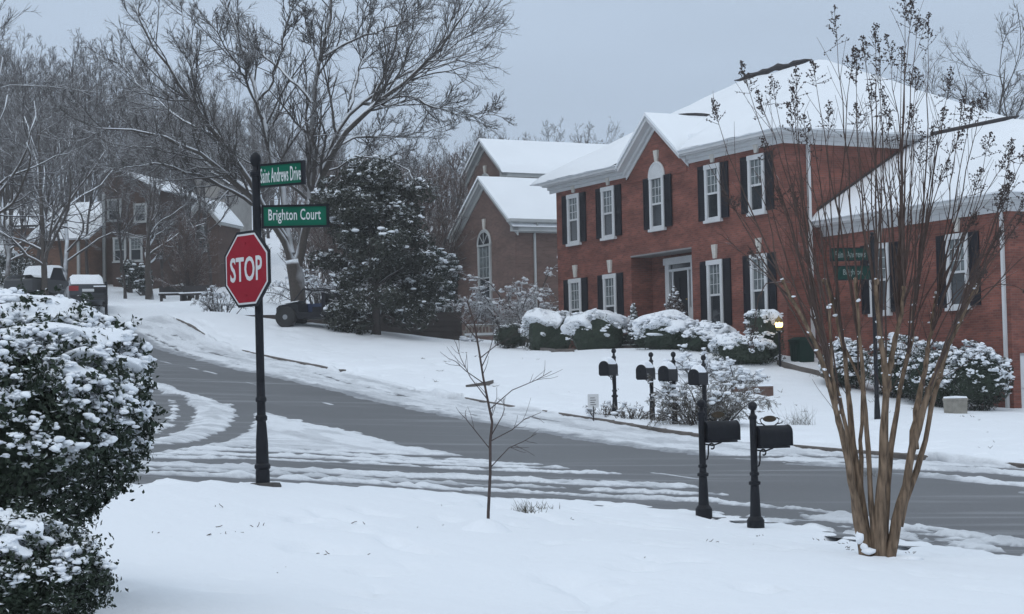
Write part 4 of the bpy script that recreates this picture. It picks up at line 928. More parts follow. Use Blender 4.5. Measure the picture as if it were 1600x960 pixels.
def sedan(loc, rz, label):
    t = thing('parked_car', loc, label, 'car', rz); L_, Wd = 4.6, 1.8
    def ring(x, hw, z0, z1, belt): 
        return [(x, -hw * .9, z0), (x, -hw, z0 + .15), (x, -hw, belt - .15), (x, -hw * .93, belt), (x, -hw * .8, z1), (x, hw * .8, z1), (x, hw * .93, belt), (x, hw, belt - .15), (x, hw, z0 + .15), (x, hw * .9, z0)]
    S = [(-2.3, .72, .42, .80, .76), (-2.24, .82, .28, .98, .92), (-1.9, .88, .22, 1.03, .97), (-1.2, .9, .2, 1.02, .97), (0, .9, .19, .99, .95), (1.0, .9, .2, .97, .93), (1.8, .86, .22, .88, .84), (2.2, .78, .28, .74, .70), (2.3, .66, .4, .62, .58)]
    mb = MB(); loft(mb, [ring(*s) for s in S]); mb.build('body', M_CAR, t, smooth='auto')
    mb = MB()
    def cab(x, hw, z): return [(x, -hw, .95), (x, -hw * .96, z * .5 + .47), (x, -hw * .86, z), (x, hw * .86, z), (x, hw * .96, z * .5 + .47), (x, hw, .95)]
    loft(mb, [cab(-1.75, .72, .99), cab(-1.05, .76, 1.36), (cab(-.6, .77, 1.44)), cab(.1, .77, 1.45), cab(.55, .76, 1.38), cab(1.25, .72, .98)]); mb.build('cabin', M_GLASS, t, smooth='auto')
    mb = MB(); XX, YY = np.meshgrid(np.linspace(-1.8, .7, 24), np.linspace(-.72, .72, 12), indexing='ij')
    top = np.interp(XX, [-1.8, -1.05, -.6, .1, .55, .7], [1.0, 1.37, 1.45, 1.46, 1.39, 1.3]); ed = np.minimum(np.minimum(XX + 1.8, .7 - XX), .72 - np.abs(YY))
    grid_add(mb, XX, YY, top + .09 * sst(0, .12, ed) * (1 + .3 * fbm(XX * 3, YY * 3, 3, 2)) - .02)
    XX, YY = np.meshgrid(np.linspace(-2.24, -1.7, 8), np.linspace(-.74, .74, 12), indexing='ij'); ed = np.minimum(np.minimum(XX + 2.24, 1), .74 - np.abs(YY)); grid_add(mb, XX, YY, 1.0 + .08 * sst(0, .1, ed))
    XX, YY = np.meshgrid(np.linspace(1.1, 2.15, 8), np.linspace(-.74, .74, 12), indexing='ij'); ed = np.minimum(2.15 - XX, .74 - np.abs(YY)); grid_add(mb, XX, YY, .98 - (XX - 1.1) * .16 + .07 * sst(0, .1, ed)); mb.build('snow_cover', M_ROOFSNOW, t, smooth=True)
    for sg in (-1, 1):
        mb = MB(); a, b = sorted((sg * .42, sg * .84)); mb.box(-2.325, -2.2, a, b, .70, .92); mb.build('tail_light', M_TAIL, t)
        mb = MB(); a, b = sorted((sg * .86, sg * 1.02)); mb.box(.85, 1.0, a, b, .95, 1.08); mb.build('mirror', M_CAR, t)
        for x in (-1.4, 1.4): wheel(t, x, sg * .8)
    mb = MB(); mb.box(-2.33, -2.29, -.26, .26, .66, .78); mb.build('number_plate', M_SWHITE, t)
    mb = MB(); mb.box(-2.36, -2.2, -.8, .8, .34, .5); mb.build('bumper', pmat('dark bumper', (.015, .016, .02), .5), t)
    return t
p = at(133, 478, 88); p.z = tz(p.x, p.y) + .05; sedan(p, R(106), 'dark grey sedan with a snow covered roof and red tail lights')
def box_van(loc, rz, label):
    t = thing('parked_truck', loc, label, 'truck', rz)
    mb = MB(); loft(mb, [[(x, -w, z0), (x, -w, z1 * .6), (x, -w * .92, z1), (x, w * .92, z1), (x, w, z1 * .6), (x, w, z0)] for x, w, z0, z1 in ((-2.6, .85, .45, .95), (-2.5, .92, .4, 1.05), (.4, .95, .4, 1.1), (1.9, .92, .4, 1.08), (2.5, .8, .45, .95))]); mb.build('body', pmat('dark truck paint', (.03, .032, .036), .4), t, smooth='auto')
    mb = MB(); loft(mb, [[(x, -w, 1.05), (x, -w * .85, z), (x, w * .85, z), (x, w, 1.05)] for x, w, z in ((-.6, .82, 1.2), (-.3, .85, 1.75), (.8, .85, 1.78), (1.4, .8, 1.15))]); mb.build('cabin', M_SHUT, t)
    mb = MB(); XX, YY = np.meshgrid(np.linspace(-2.4, 1.2, 20), np.linspace(-.85, .85, 10), indexing='ij'); top = np.interp(XX, [-2.4, -.7, -.3, .8, 1.2], [1.12, 1.15, 1.76, 1.8, 1.5]); grid_add(mb, XX, YY, top + .14 * sst(0, .2, .85 - np.abs(YY))); mb.build('snow_cover', M_ROOFSNOW, t, smooth=True)
    for x in (-1.6, 1.6):
        for sg in (-1, 1): wheel(t, x, sg * .84, .38, .25)
p = at(66, 455, 104); p.z = tz(p.x, p.y); box_van(p, R(75), 'snow topped dark pickup truck parked among the trunks at far left')
def utility(loc, rz):
    t = thing('utility_vehicle', loc, 'dark open sided utility vehicle with knobbly tyres and a blue panel below the magnolia', 'utility vehicle', rz)
    blue = pmat('blue panel', (.02, .045, .13), .5)
    mb = MB(); loft(mb, [[(x, -w, z0), (x, -w, z1), (x, w, z1), (x, w, z0)] for x, w, z0, z1 in ((-1.5, .5, .55, .8), (-1.35, .62, .4, .95), (-.5, .66, .35, .95), (-.45, .66, .35, .6), (.55, .66, .35, .6), (.6, .66, .38, 1.0), (1.4, .5, .5, .9), (1.55, .4, .6, .8))]); mb.build('body', M_BLACK, t)
    mb = MB(); mb.box(.0, 1.2, -.69, -.665, .55, 1.0); mb.box(-1.3, -.5, -.69, -.665, .5, .92); mb.build('side_panel', blue, t)
    mb = MB()
    for sg in (-1, 1):
        mb.tube([(-.55, sg * .6, .9), (-.5, sg * .6, 1.5), (.35, sg * .6, 1.52), (.75, sg * .6, 1.05)], .03, 6)
        mb.tube([(-.5, sg * .6, 1.5), (-1.3, sg * .55, .95)], .025, 6)
    for x, z in ((-.5, 1.5), (.35, 1.52)): mb.tube([(x, -.6, z), (x, .6, z)], .03, 6)
    mb.build('roll_cage', M_BLACK, t)
    mb = MB(); XX, YY = np.meshgrid(np.linspace(.62, 1.38, 6), np.linspace(-.5, .5, 6), indexing='ij'); grid_add(mb, XX, YY, 1.04 - (XX - .6) * .12 + .05 * sst(0, .12, .5 - np.abs(YY))); mb.build('snow_cover', M_ROOFSNOW, t, smooth=True)
    mb = MB()
    for sg in (-.33, .33): mb.box(-.4, .0, sg - .22, sg + .22, .6, .8); mb.box(-.5, -.38, sg - .22, sg + .22, .8, 1.35)
    mb.build('seat', M_SHUT, t)
    mb = MB(); mb.tube([(.3 + .16 * 0, -.33 + .15 * math.cos(a), 1.1 + .15 * math.sin(a)) for a in np.linspace(0, 6.28, 14)], .016, 5); mb.build('steering_wheel', M_BLACK, t)
    for x in (-1.05, 1.05):
        for sg in (-1, 1): wheel(t, x, sg * .68, .42, .28)
p = at(495, 506, 76.5); p.z = tz(p.x, p.y) + .02; utility(p, R(168))


# ------------------------------------------------------------------ garden furniture and bits by the house
def bench(px, py, Y):
    p = at(px, py, Y); p.z = tz(p.x, p.y); t = thing('garden_bench', p, 'weathered slatted garden bench with snow on its seat by the brownish house', 'bench', R(-12)); m = pmat('weathered bench wood', (.30, .28, .25), .85, .2, 6)
    mb = MB(); 
    for k in range(4): mb.box(-.85, .85, -.25 + k * .13, -.14 + k * .13, .42, .45)
    mb.build('seat', m, t)
    mb = MB(); mb.box(-.85, .85, .27, .31, .84, .92); mb.box(-.85, .85, .27, .31, .55, .6)
    for k in range(11): mb.box(-.8 + k * .155, -.75 + k * .155, .275, .305, .6, .84)
    mb.build('backrest', m, t)
    for sx in (-1, 1):
        for y in (-.24, .29):
            mb = MB(); mb.box(sx * .87 - .035, sx * .87 + .035, y - .035, y + .035, -.2, .94 if y > 0 else .64); mb.build('leg', m, t)
        mb = MB(); mb.box(sx * .87 - .05, sx * .87 + .05, -.3, .25, .641, .68); mb.build('armrest', m, t)
    mb = MB(); mb.box(-.83, .83, -.25, .24, .453, .55); mb.box(-.83, .83, .262, .318, .923, .97); mb.build('snow_cover', M_ROOFSNOW, t)
bench(757, 541, 84.5)
def lantern(px, py, Y):
    p = at(px, py, Y); g_ = tz(p.x, p.y); t = thing('lamp_post', (p.x, p.y, g_), 'small lit brass lantern on a short post beside the clipped dark shrub', 'lamp'); z = p.z - g_
    mb = MB(); mb.lathe([(.04, -.2), (.035, z - .28), (.07, z - .24), (0, z - .22)], sides=10); mb.build('post', M_BLACK, t)
    mb = MB(); mb.lathe([(.09, z - .2), (.13, z + .12), (.135, z + .14), (.03, z + .24), (0, z + .3)], sides=6)
    fr = mb.build('lantern', pmat('aged brass', (.25, .17, .06), .4, metal=.7), t)
    bm_ = MB(); bm_.lathe([(0, z - .12), (.1, z - .1), (.13, z), (.1, z + .1), (0, z + .11)], sides=12); bm_.build('bulb', pmat('lamp glow', (1, .8, .4), .4, emit=((1, .62, .2), 5.0)), fr, smooth=True)
lantern(1217, 507, 63)
def stone(px, py, Y):
    p = at(px, py, Y); p.z = tz(p.x, p.y); t = thing('planter', p, 'small square stone planter with snow on top by the wing shrubs', 'planter', R(-20))
    mb = MB(); mb.lathe([(.30, -.5), (.34, .38), (.36, .39), (.36, .45), (0, .45)], sides=4); mb.build('box', pmat('buff stone', (.24, .225, .195), .9, .2, 6), t)
    mb = MB(); mb.lathe([(.34, .452), (.32, .5), (0, .52)], sides=4); mb.build('snow_cover', M_ROOFSNOW, t)
stone(1493, 638, 54.5)
def hose_bin(px, py, Y):
    p = at(px, py, Y); p.z = tz(p.x, p.y); t = thing('garden_bin', p, 'dark green garden bin against the brick beside the lantern', 'bin', ROAD_ROT)
    gm_ = pmat('green plastic', (.006, .028, .022), .6, .1, 5, spec=.2)
    mb = MB(); loft(mb, [[(-w, -w, z), (w, -w, z), (w, w, z), (-w, w, z)] for w, z in ((.26, -.3), (.31, .72))]); mb.build('body', gm_, t); mb = MB(); loft(mb, [[(-w, -w, z), (w, -w, z), (w, w, z), (-w, w, z)] for w, z in ((.34, .722), (.34, .77), (.2, .86))]); mb.build('lid', gm_, t)
    mb = MB()
    for sx in (-.15, 0, .15): mb.box(sx - .02, sx + .02, -.335, -.3, .05, .65)
    mb.build('rib', gm_, t)
hose_bin(1254, 567, 64.5)
mb = MB(); p = at(1174, 566, 57); zz = tz(p.x, p.y)
mb.box(-.62, .62, -.14, .14, -.3, .26); PL = mb.build('planter_wall', brick('edging brick', (.13, .08, .065), (.1, .06, .05), (.14, .1, .09)), loc=(p.x, p.y, zz)); PL.rotation_euler = (0, 0, R(-6)); tag(PL, 'short brick planting bed wall with snow on it in front of the clipped shrub', 'wall')
mb = MB(); mb.box(-.62, .62, -.15, .15, .262, .33); mb.build('snow_cover', M_ROOFSNOW, PL)
# garden path edging that shows through the snow right of the bed
def edging(pxs, label, w=.12, h=.1):
    pts = [ground(px, py, 30, 110) for px, py in pxs]; mb = MB(); 
    P = []
    for a, b in zip(pts[:-1], pts[1:]):
        for t in np.linspace(0, 1, 5, endpoint=False): q = a.lerp(b, t); q.z = tz(q.x, q.y); P.append(q)
    c = pts[0]; secs = [[(q.x - c.x, q.y - w - c.y, q.z - c.z - .2), (q.x - c.x, q.y - w - c.y, q.z - c.z + h), (q.x - c.x, q.y + w - c.y, q.z - c.z + h), (q.x - c.x, q.y + w - c.y, q.z - c.z - .2)] for q in P]
    loft(mb, secs); o = mb.build('stone_edging', M_CONC, loc=c); tag(o, label, 'edging')
edging([(1215, 573), (1250, 583), (1292, 592), (1330, 597)], 'dark stone edging line curving from the bed toward the wing', .14, .2)
edging([(728, 611), (752, 607), (776, 601)], 'short dark paving edge showing through snow left of the sapling top', .12, .16)
edging([(826, 546), (868, 553), (905, 552)], 'long dark path edge in the snow below the round shrubs', .1, .16)
def crate(px, py, Y, label, rz):
    p = at(px, py, Y); p.z = tz(p.x, p.y); t = thing('wooden_bench', p, label, 'bench', rz)
    mb = MB(); mb.box(-.75, .75, -.25, .25, .36, .44); mb.build('seat', M_SHINGLE, t)
    for sx in (-.62, .62): mb = MB(); mb.box(sx - .06, sx + .06, -.22, .22, -.2, .36); mb.build('leg', M_SHINGLE, t)
    mb = MB(); mb.box(-.75, .75, .2, .28, .5, .85); mb.build('backrest', M_SHINGLE, t)
    mb = MB(); mb.box(-.74, .74, -.24, .19, .442, .5); mb.build('snow_cover', M_ROOFSNOW, t)
crate(271, 470, 100, 'dark wooden bench with snow on it left of the bare multi stemmed shrub', R(5)); crate(303, 473, 98, 'dark wooden bench half hidden behind the stems of the bare shrub', R(-20))

# ------------------------------------------------------------------ trees
def sample_line(P, Rr, t):
    """P (K,m,3), t (K,c) in 0..1 -> points, tangents, radii"""
    m = P.shape[1]; x = t * (m - 1); i = np.clip(np.floor(x).astype(int), 0, m - 2); f = (x - i)[..., None]; k = np.arange(P.shape[0])[:, None]
    a, b = P[k, i], P[k, i + 1]; T = b - a; T = T / (np.linalg.norm(T, axis=-1, keepdims=True) + 1e-9)
    return a + (b - a) * f, T, Rr[k, i] + (Rr[k, i + 1] - Rr[k, i]) * f[..., 0]
def curves(start, d, length, r0, r1, m, rng, up=.0, wob=.15, sag=0.0):
    """bundle of wandering branches"""
    K = len(start); P = np.empty((K, m, 3)); P[:, 0] = start; d = d / (np.linalg.norm(d, axis=1, keepdims=True) + 1e-9); step = length / (m - 1)
    for i in range(1, m):
        d = d + rng.normal(size=(K, 3)) * wob; d[:, 2] += up - sag * i / m; d = d / (np.linalg.norm(d, axis=1, keepdims=True) + 1e-9); P[:, i] = P[:, i - 1] + d * step[:, None]
    t = np.linspace(0, 1, m)[None]; return P, r0[:, None] * (1 - t) + r1[:, None] * t
def sprout(P, Rr, c, rng, t0=.25, t1=.98, ang=(.5, 1.0), ratio=.5, m=5, up=.05, wob=.14, rr=.6, rmin=.006, sag=0, lens=None, tipless=.5):
    K = len(P); t = np.sort(rng.uniform(t0, t1, (K, c)), 1); p, T, r = sample_line(P, Rr, t)
    L = lens if lens is not None else np.linalg.norm(np.diff(P, axis=1), axis=2).sum(1)
    q = rng.normal(size=p.shape); q -= (q * T).sum(-1, keepdims=True) * T; q /= np.linalg.norm(q, axis=-1, keepdims=True) + 1e-9
    a = rng.uniform(*ang, size=t.shape)[..., None]; d = T * np.cos(a) + q * np.sin(a)
    ln = L[:, None] * ratio * (1 - tipless * t) * rng.uniform(.65, 1.25, t.shape)
    r0 = np.maximum(r * rr, rmin); return curves(p.reshape(-1, 3), d.reshape(-1, 3), ln.ravel(), r0.ravel(), np.maximum(r0.ravel() * .3, rmin * .6), m, rng, up, wob, sag)
def bare_tree_meshes(seed, H=16, spread=.5, dens=1.0, fork=.25, mats=(None, None), rmin=.012, l3=6, l2=7, l1=13, up=.06, columnar=False, stems=1, trunk_r=None, name=''):
    rng = np.random.default_rng(seed); tr = trunk_r or H * .013
    st = np.zeros((stems, 3)); d = np.c_[rng.normal(size=(stems, 2)) * (.05 if stems == 1 else .3), np.ones(stems)]
    P0, R0 = curves(st, d, np.full(stems, H * .92), np.full(stems, tr), np.full(stems, .02), 10, rng, .05, .055)
    P0[:, 0, 2] -= .4; R0[:, 0] *= 1.35
    P1, R1 = sprout(P0, R0, int(l1 * dens), rng, fork, .95, (.35, .8) if columnar else (.45, 1.05), .36 + spread * .3, 9, up + (.07 if columnar else .02), .17, .62, rmin * 2)
    P2, R2 = sprout(P1, R1, l2, rng, .15, .98, (.4, .9), .5, 6, up, .14, .6, rmin * 1.4)
    P3, R3 = sprout(P2, R2, l3, rng, .12, 1, (.35, .85), .55, 5, up, .17, .6, rmin)
    P4, R4 = sprout(P3, R3, 4, rng, .2, 1, (.35, .8), .6, 3, up, .15, .7, rmin * .8)
    a = MB(); a.tubes(P0, R0, 8); a.tubes(P1, R1, 6)
    b = MB(); b.tubes(P2, R2, 4); b.tubes(P3, R3, 3); b.tubes(P4, R4, 3)
    return a.mesh('trunk', mats[0], True), b.mesh('crown', mats[1], True)
def place_tree(meshes, loc, rz, sc, label, group=None, name='bare_tree'):
    t = thing(name, loc, label, 'tree', rz, group); t.scale = sc if not np.isscalar(sc) else (sc,) * 3
    for me, nm in zip(meshes, ('trunk', 'crown')):
        o = bpy.data.objects.new(nm, me); COL.objects.link(o); o.parent = t
    return t
PROTO = [bare_tree_meshes(100 + i, 16, sp, 1.0, fk, (M_BARKD, M_TWIG), .013, columnar=col, l1=l1) for i, (sp, fk, col, l1) in enumerate(((.5, .25, False, 14), (.62, .2, False, 14), (.35, .3, True, 16), (.55, .35, False, 13), (.7, .18, False, 15), (.4, .22, True, 17)))]
BROWN = [bare_tree_meshes(200 + i, 9, .6, 1.0, .06, (M_BARKD, M_TWIGB), .011, stems=3, l1=12, up=.1) for i in range(3)]
rr_ = random.Random(5)
def wood(n, px0, px1, Y0, Y1, topf, protos, H0, label, group, name='bare_tree', jit=.16, even=True):
    for i in range(n):
        px = px0 + (px1 - px0) * ((i + rr_.random()) / n if even else rr_.random()); Y = rr_.uniform(Y0, Y1)
        p = at(px, 450, Y); z = tz(p.x, p.y) - .1; top = at(px, topf(px) + rr_.uniform(-14, 26), Y).z
        sc = max(.35, (top - z) / (H0 * .98)); sc *= 1 + rr_.uniform(-jit, .04)
        place_tree(rr_.choice(protos), (p.x, p.y, z), rr_.uniform(0, 6.28), (sc * rr_.uniform(.75, 1.0), sc * rr_.uniform(.75, 1.0), sc), label, group, name)
skyl = lambda px: float(np.interp(px, [-120, 0, 60, 100, 150, 190, 260, 330, 420, 520, 600, 680, 760, 800, 860, 950], [50, 62, 68, 84, 72, 115, 120, 140, 150, 205, 235, 222, 188, 195, 205, 215]))
wood(28, -90, 400, 142, 185, skyl, PROTO, 16, 'tall bare grey tree in the wood on the hill behind the brick houses', 'bare trees of the hill wood')
wood(14, -70, 350, 128, 142, lambda x: skyl(x) + 40, PROTO, 16, 'bare grey tree close behind or beside the far brick houses', 'bare trees round the far brick houses')
wood(16, 380, 820, 130, 175, lambda x: skyl(x) - 6, PROTO, 16, 'bare grey tree far behind the magnolia and the brownish house', 'bare trees behind the magnolia')
wood(13, 490, 745, 100, 122, lambda x: 262 + .04 * abs(x - 640), BROWN, 9, 'reddish brown bare thicket tree between the magnolia and the brownish house', 'reddish brown thicket trees', 'thicket_tree')
wood(7, 815, 975, 150, 170, lambda x: 200 + 10 * math.sin(x), PROTO, 16, 'bare treetop showing over the snowy ridge between the two brick houses', 'treetops over the ridge')
p = at(1545, 300, 112); place_tree(PROTO[1], (p.x, p.y, tz(p.x, p.y)), 1.0, ((at(1545, 34, 112).z - tz(p.x, p.y)) / 16.6,) * 3, 'round crowned bare tree rising behind the right end of the snowy roof')
p = at(1475, 300, 118); place_tree(PROTO[4], (p.x, p.y, tz(p.x, p.y)), 2.0, ((at(1475, 118, 118).z - tz(p.x, p.y)) / 16.6,) * 3, 'smaller bare tree behind the roof, left of the round crowned one')
wood(7, -60, 345, 108, 121, lambda x: skyl(x) + 75, PROTO, 16, 'thin bare tree standing in front of the far brick houses', 'bare trees in front of the far brick houses')
# nearer single trees of the left yard
def single(px, py, Y, top, proto, label, rz=0, wide=1.0):
    p = at(px, py, Y); z = tz(p.x, p.y); sc = (at(px, top, Y).z - z) / 16.6; place_tree(proto, (p.x, p.y, z), rz, (sc * wide, sc * wide, sc), label)
YARD = [bare_tree_meshes(300 + i, 16, .75, 1.0, .16, (M_BARK, M_TWIG), .012, l1=13, up=.02, trunk_r=.26) for i in range(2)]
single(70, 462, 102, 120, YARD[0], 'bare yard tree with leaning trunk beside the dark pickup truck', .5)
single(55, 462, 108, 150, PROTO[3], 'slim dark trunked bare tree left of the leaning yard tree', 2.5)
single(102, 455, 110, 170, YARD[1], 'bare tree with low snowy limbs just behind the parked sedan', 4.0)
single(-40, 470, 80, 40, YARD[1], 'bare tree at the left edge reaching snowy limbs into the picture', 1.2, 1.1)
single(12, 468, 112, 170, YARD[0], 'bare tree in front of the low tan house at far left', 3.3)
p = at(234, 457, 108); 
place_tree(bare_tree_meshes(321, 9, .75, 1.0, .2, (M_BARK, M_TWIG), .012, l1=10, trunk_r=.26), (p.x, p.y, tz(p.x, p.y)), .8, .82, 'small bare yard tree standing alone in front of the brick houses')
p = at(296, 472, 99); place_tree(bare_tree_meshes(322, 4.0, .7, 1.0, .05, (M_BARKD, M_TWIGB), .009, stems=7, l1=8, trunk_r=.05, up=.08), (p.x, p.y, tz(p.x, p.y)), .3, (.8, .8, 1.0), 'bare multi stemmed brown shrub between two dark wooden seats', None, 'bare_shrub')
single(330, 450, 112, 120, PROTO[0], 'thin dark bare tree in front of the pale rendered house', 2.2, .6)
single(300, 450, 114, 110, PROTO[2], 'thin upright bare tree in front of the brown gable', 1.1, .7)

# the distant wood itself, one mass on the hill
def wood_mass(name, seed, px0, px1, Y0, Y1, n, skyf, label):
    rng = np.random.default_rng(seed); st = []; 
    pxs = rng.uniform(px0, px1, n); Ys = rng.uniform(Y0, Y1, n); pts = [at(a, 430, b) for a, b in zip(pxs, Ys)]
    xs = np.array([q.x for q in pts]); ys = np.array([q.y for q in pts]); zs = terr(xs, ys); Hh = np.array([max(3, at(a, skyf(a) + rng.uniform(-2, 40), b).z - z) for a, b, z in zip(pxs, Ys, zs)])
    P0, R0 = curves(np.c_[xs, ys, zs - .3], np.c_[rng.normal(size=(n, 2)) * .08, np.ones(n)], Hh, np.full(n, .16), np.full(n, .02), 8, rng, .05, .05)
    P1, R1 = sprout(P0, R0, 14, rng, .2, .97, (.35, .9), .27, 5, .07, .12, .5, .03); P2, R2 = sprout(P1, R1, 8, rng, .1, 1, (.4, .9), .5, 4, .05, .15, .6, .02); P3, R3 = sprout(P2, R2, 4, rng, .1, 1, (.4, .9), .55, 3, .05, .15, .6, .015)
    mb = MB(); mb.tubes(P0, R0, 5); mb.tubes(P1, R1, 3); mb.tubes(P2, R2, 3); mb.tubes(P3, R3, 3); o = mb.build(name, M_TWIG, smooth=True, origin=(xs.mean(), ys.mean(), zs.mean())); o['kind'] = 'stuff'; o['label'] = label
wood_mass('distant_wood', 11, -160, 420, 185, 250, 120, lambda x: skyl(x) + 6, 'dense far bare wood covering the hill')
wood_mass('distant_wood', 12, 380, 980, 180, 240, 90, lambda x: skyl(x) + 8, 'far bare wood beyond the houses')
wood_mass('undergrowth', 13, -120, 760, 128, 160, 90, lambda x: 330, 'low bare undergrowth at the foot of the wood')

# ---- the big bare tree (limbs follow the real tree, depth given to each limb)
def limb(base_Y, pts, dY):
    k = len(pts); P = np.array([tuple(at(px, py, base_Y + dY * (i / (k - 1)) ** 1.3)) for i, (px, py) in enumerate(pts)])
    d = np.r_[0, np.cumsum(np.linalg.norm(np.diff(P, axis=0), axis=1))]; t = np.linspace(0, d[-1], 14)
    Q = np.stack([np.interp(t, d, P[:, j]) for j in range(3)], 1)
    for _ in range(2): Q[1:-1] = (Q[:-2] + 2 * Q[1:-1] + Q[2:]) / 4
    return Q
BY = 82.0
rng = np.random.default_rng(42)
bb = at(466, 478, BY); bz = tz(bb.x, bb.y); off = bz - bb.z
LIMBS = [([(468, 482), (466, 440), (463, 410), (458, 380)], 0, .52, .42), ([(460, 400), (480, 330), (487, 260), (487, 190), (487, 130), (497, 75), (510, 30), (522, -70)], 1, .30, .05),
 ([(463, 400), (478, 320), (500, 250), (530, 180), (580, 140), (640, 100), (690, 50), (735, -20)], -4, .32, .04), ([(497, 262), (520, 190), (545, 145), (600, 108), (650, 85), (705, 55), (740, 10)], 4, .2, .03),
 ([(600, 128), (640, 122), (690, 145), (725, 157), (762, 154)], -2, .10, .02), ([(512, 222), (540, 190), (575, 186), (625, 190), (690, 172)], 4, .12, .02),
 ([(455, 370), (445, 300), (438, 250), (415, 185), (404, 130), (388, 80), (365, 20), (345, -50)], 3, .26, .04), ([(410, 160), (392, 110), (360, 60), (330, 10)], -3, .12, .02),
 ([(456, 385), (430, 330), (400, 270), (350, 195), (310, 145), (270, 95), (235, 40), (205, -20)], -3, .26, .04), ([(445, 345), (410, 300), (370, 262), (325, 218), (280, 192), (215, 178), (150, 172)], -6, .24, .03),
 ([(430, 318), (390, 280), (345, 248), (300, 212), (250, 200), (190, 206)], 2, .17, .03), ([(415, 300), (370, 278), (330, 256), (290, 238), (240, 228), (180, 236)], -4, .16, .03),
 ([(487, 135), (455, 95), (425, 75), (395, 45), (370, 5)], 3, .13, .02), ([(497, 78), (485, 40), (470, -20)], 0, .1, .03), ([(505, 62), (560, 32), (640, 8), (690, -30)], 4, .12, .02),
 ([(350, 195), (290, 165), (230, 120), (185, 70)], 4, .12, .02), ([(310, 145), (300, 90), (295, 30), (280, -30)], 2, .10, .02), ([(404, 130), (430, 90), (440, 40), (455, -20)], -2, .1, .02),
 ([(515, 240), (560, 218), (600, 222), (640, 240), (660, 262)], -3, .09, .02), ([(580, 140), (610, 70), (625, 10), (640, -60)], -2, .12, .02), ([(545, 145), (560, 80), (575, 20), (585, -40)], 3, .12, .02)]
bigP = []; bigR = []
for pts, dY, r0, r1 in LIMBS:
    Q = limb(BY, pts, dY) ; Q[:, 2] += off; bigP.append(Q); t = np.linspace(0, 1, 14); bigR.append(r0 * (1 - t) ** .8 + r1 * (1 - (1 - t) ** .8))
bigP = np.array(bigP); bigR = np.array(bigR) * .60; bigP[1:, 1:, :] += rng.normal(size=(len(LIMBS) - 1, 13, 3)) * .05
BT = thing('bare_tree', (bb.x, bb.y, bz), 'large spreading bare tree with snow lined limbs behind the stop sign', 'tree'); O = np.array((bb.x, bb.y, bz))
bigP -= O
mb = MB(); bigR[0, 0] = .52; bigR[0] = np.maximum(bigR[0], .34); mb.tubes(bigP, bigR, 9); mb.build('trunk', M_BARK, BT, True)
P2, R2 = sprout(bigP[1:], bigR[1:], 19, rng, .22, 1, (.35, .9), .34, 8, .05, .13, .5, .02, tipless=.35)
P3, R3 = sprout(P2, R2, 9, rng, .15, 1, (.35, .85), .5, 6, .04, .15, .6, .012)
P4, R4 = sprout(P3, R3, 7, rng, .15, 1, (.3, .8), .55, 4, .03, .17, .65, .009)
mb = MB(); mb.tubes(P2, R2, 5); mb.tubes(P3, R3, 4); mb.tubes(P4, R4, 3); mb.build('crown', M_BIGTW, BT, True)

# ---- sapling on the corner lawn
g_ = ground(762, 842, 12, 30); SY = g_.y
st_ = np.array([tuple(at(px, py, SY)) for px, py in ((762, 846), (763, 800), (766, 740), (766, 690), (769, 660), (762, 625), (755, 590), (748, 545), (741, 505), (730, 470))])
SP = thing('sapling', g_, 'thin bare young tree alone on the corner lawn left of the mailboxes', 'tree'); st_ = st_ - np.array(tuple(g_)); st_[0, 2] -= .1
rng = np.random.default_rng(3)
mb = MB(); mb.tubes(st_[None], np.linspace(.017, .008, 10)[None], 8); mb.build('trunk', pmat('sapling bark', (.055, .038, .034), .8, .3, 20), SP, True)
br = [((767, 730), (795, 700), (818, 690), (838, 678), .2), ((766, 690), (800, 672), (820, 655), (845, 645), -.3), ((765, 640), (800, 610), (838, 594), (862, 580), .3), ((762, 625), (735, 590), (720, 560), (712, 535), .3), ((757, 600), (728, 580), (712, 565), (700, 560), -.2),
      ((764, 700), (740, 670), (728, 655), (718, 645), .3), ((750, 560), (775, 540), (795, 530), (815, 510), -.2), ((745, 530), (725, 505), (712, 490), (705, 470), .2), ((752, 575), (765, 548), (770, 530), (772, 505), .2), ((768, 680), (785, 650), (788, 640), (786, 622), .25)]
BP = []
for a, b, c, d, dy in br: BP.append([tuple(at(p_[0], p_[1], SY + dy * i / 3)) for i, p_ in enumerate((a, b, c, d))])
BP = np.array(BP) - np.array(tuple(g_)); BR = np.tile(np.linspace(.0058, .0026, 4), (len(BP), 1)); 
Pq, Rq = sprout(BP, BR, 5, rng, .3, 1, (.4, .8), .45, 4, .04, .12, .6, .0026); Pt, Rt = sprout(st_[None], np.full((1, 10), .006), 10, rng, .45, 1, (.5, .9), .13, 4, .05, .1, .6, .0035)
mb = MB(); mb.tubes(BP, BR, 5); mb.tubes(Pq, Rq, 4); mb.tubes(Pt, Rt, 4); mb.build('crown', pmat('sapling twigs', (.05, .035, .033), .8), SP, True)
mb = MB(); XX, YY = np.meshgrid(np.linspace(-.55, .55, 24), np.linspace(-.5, .6, 24), indexing='ij'); q = np.exp(-(XX ** 2 + YY ** 2) / .07)
zt_ = terr(XX + g_.x, YY + g_.y) - g_.z; grid_add(mb, XX, YY, zt_ + .2 * q - .0); o = mb.build('snow_mound', M_GSNOW, smooth=True, loc=g_); o['kind'] = 'structure'

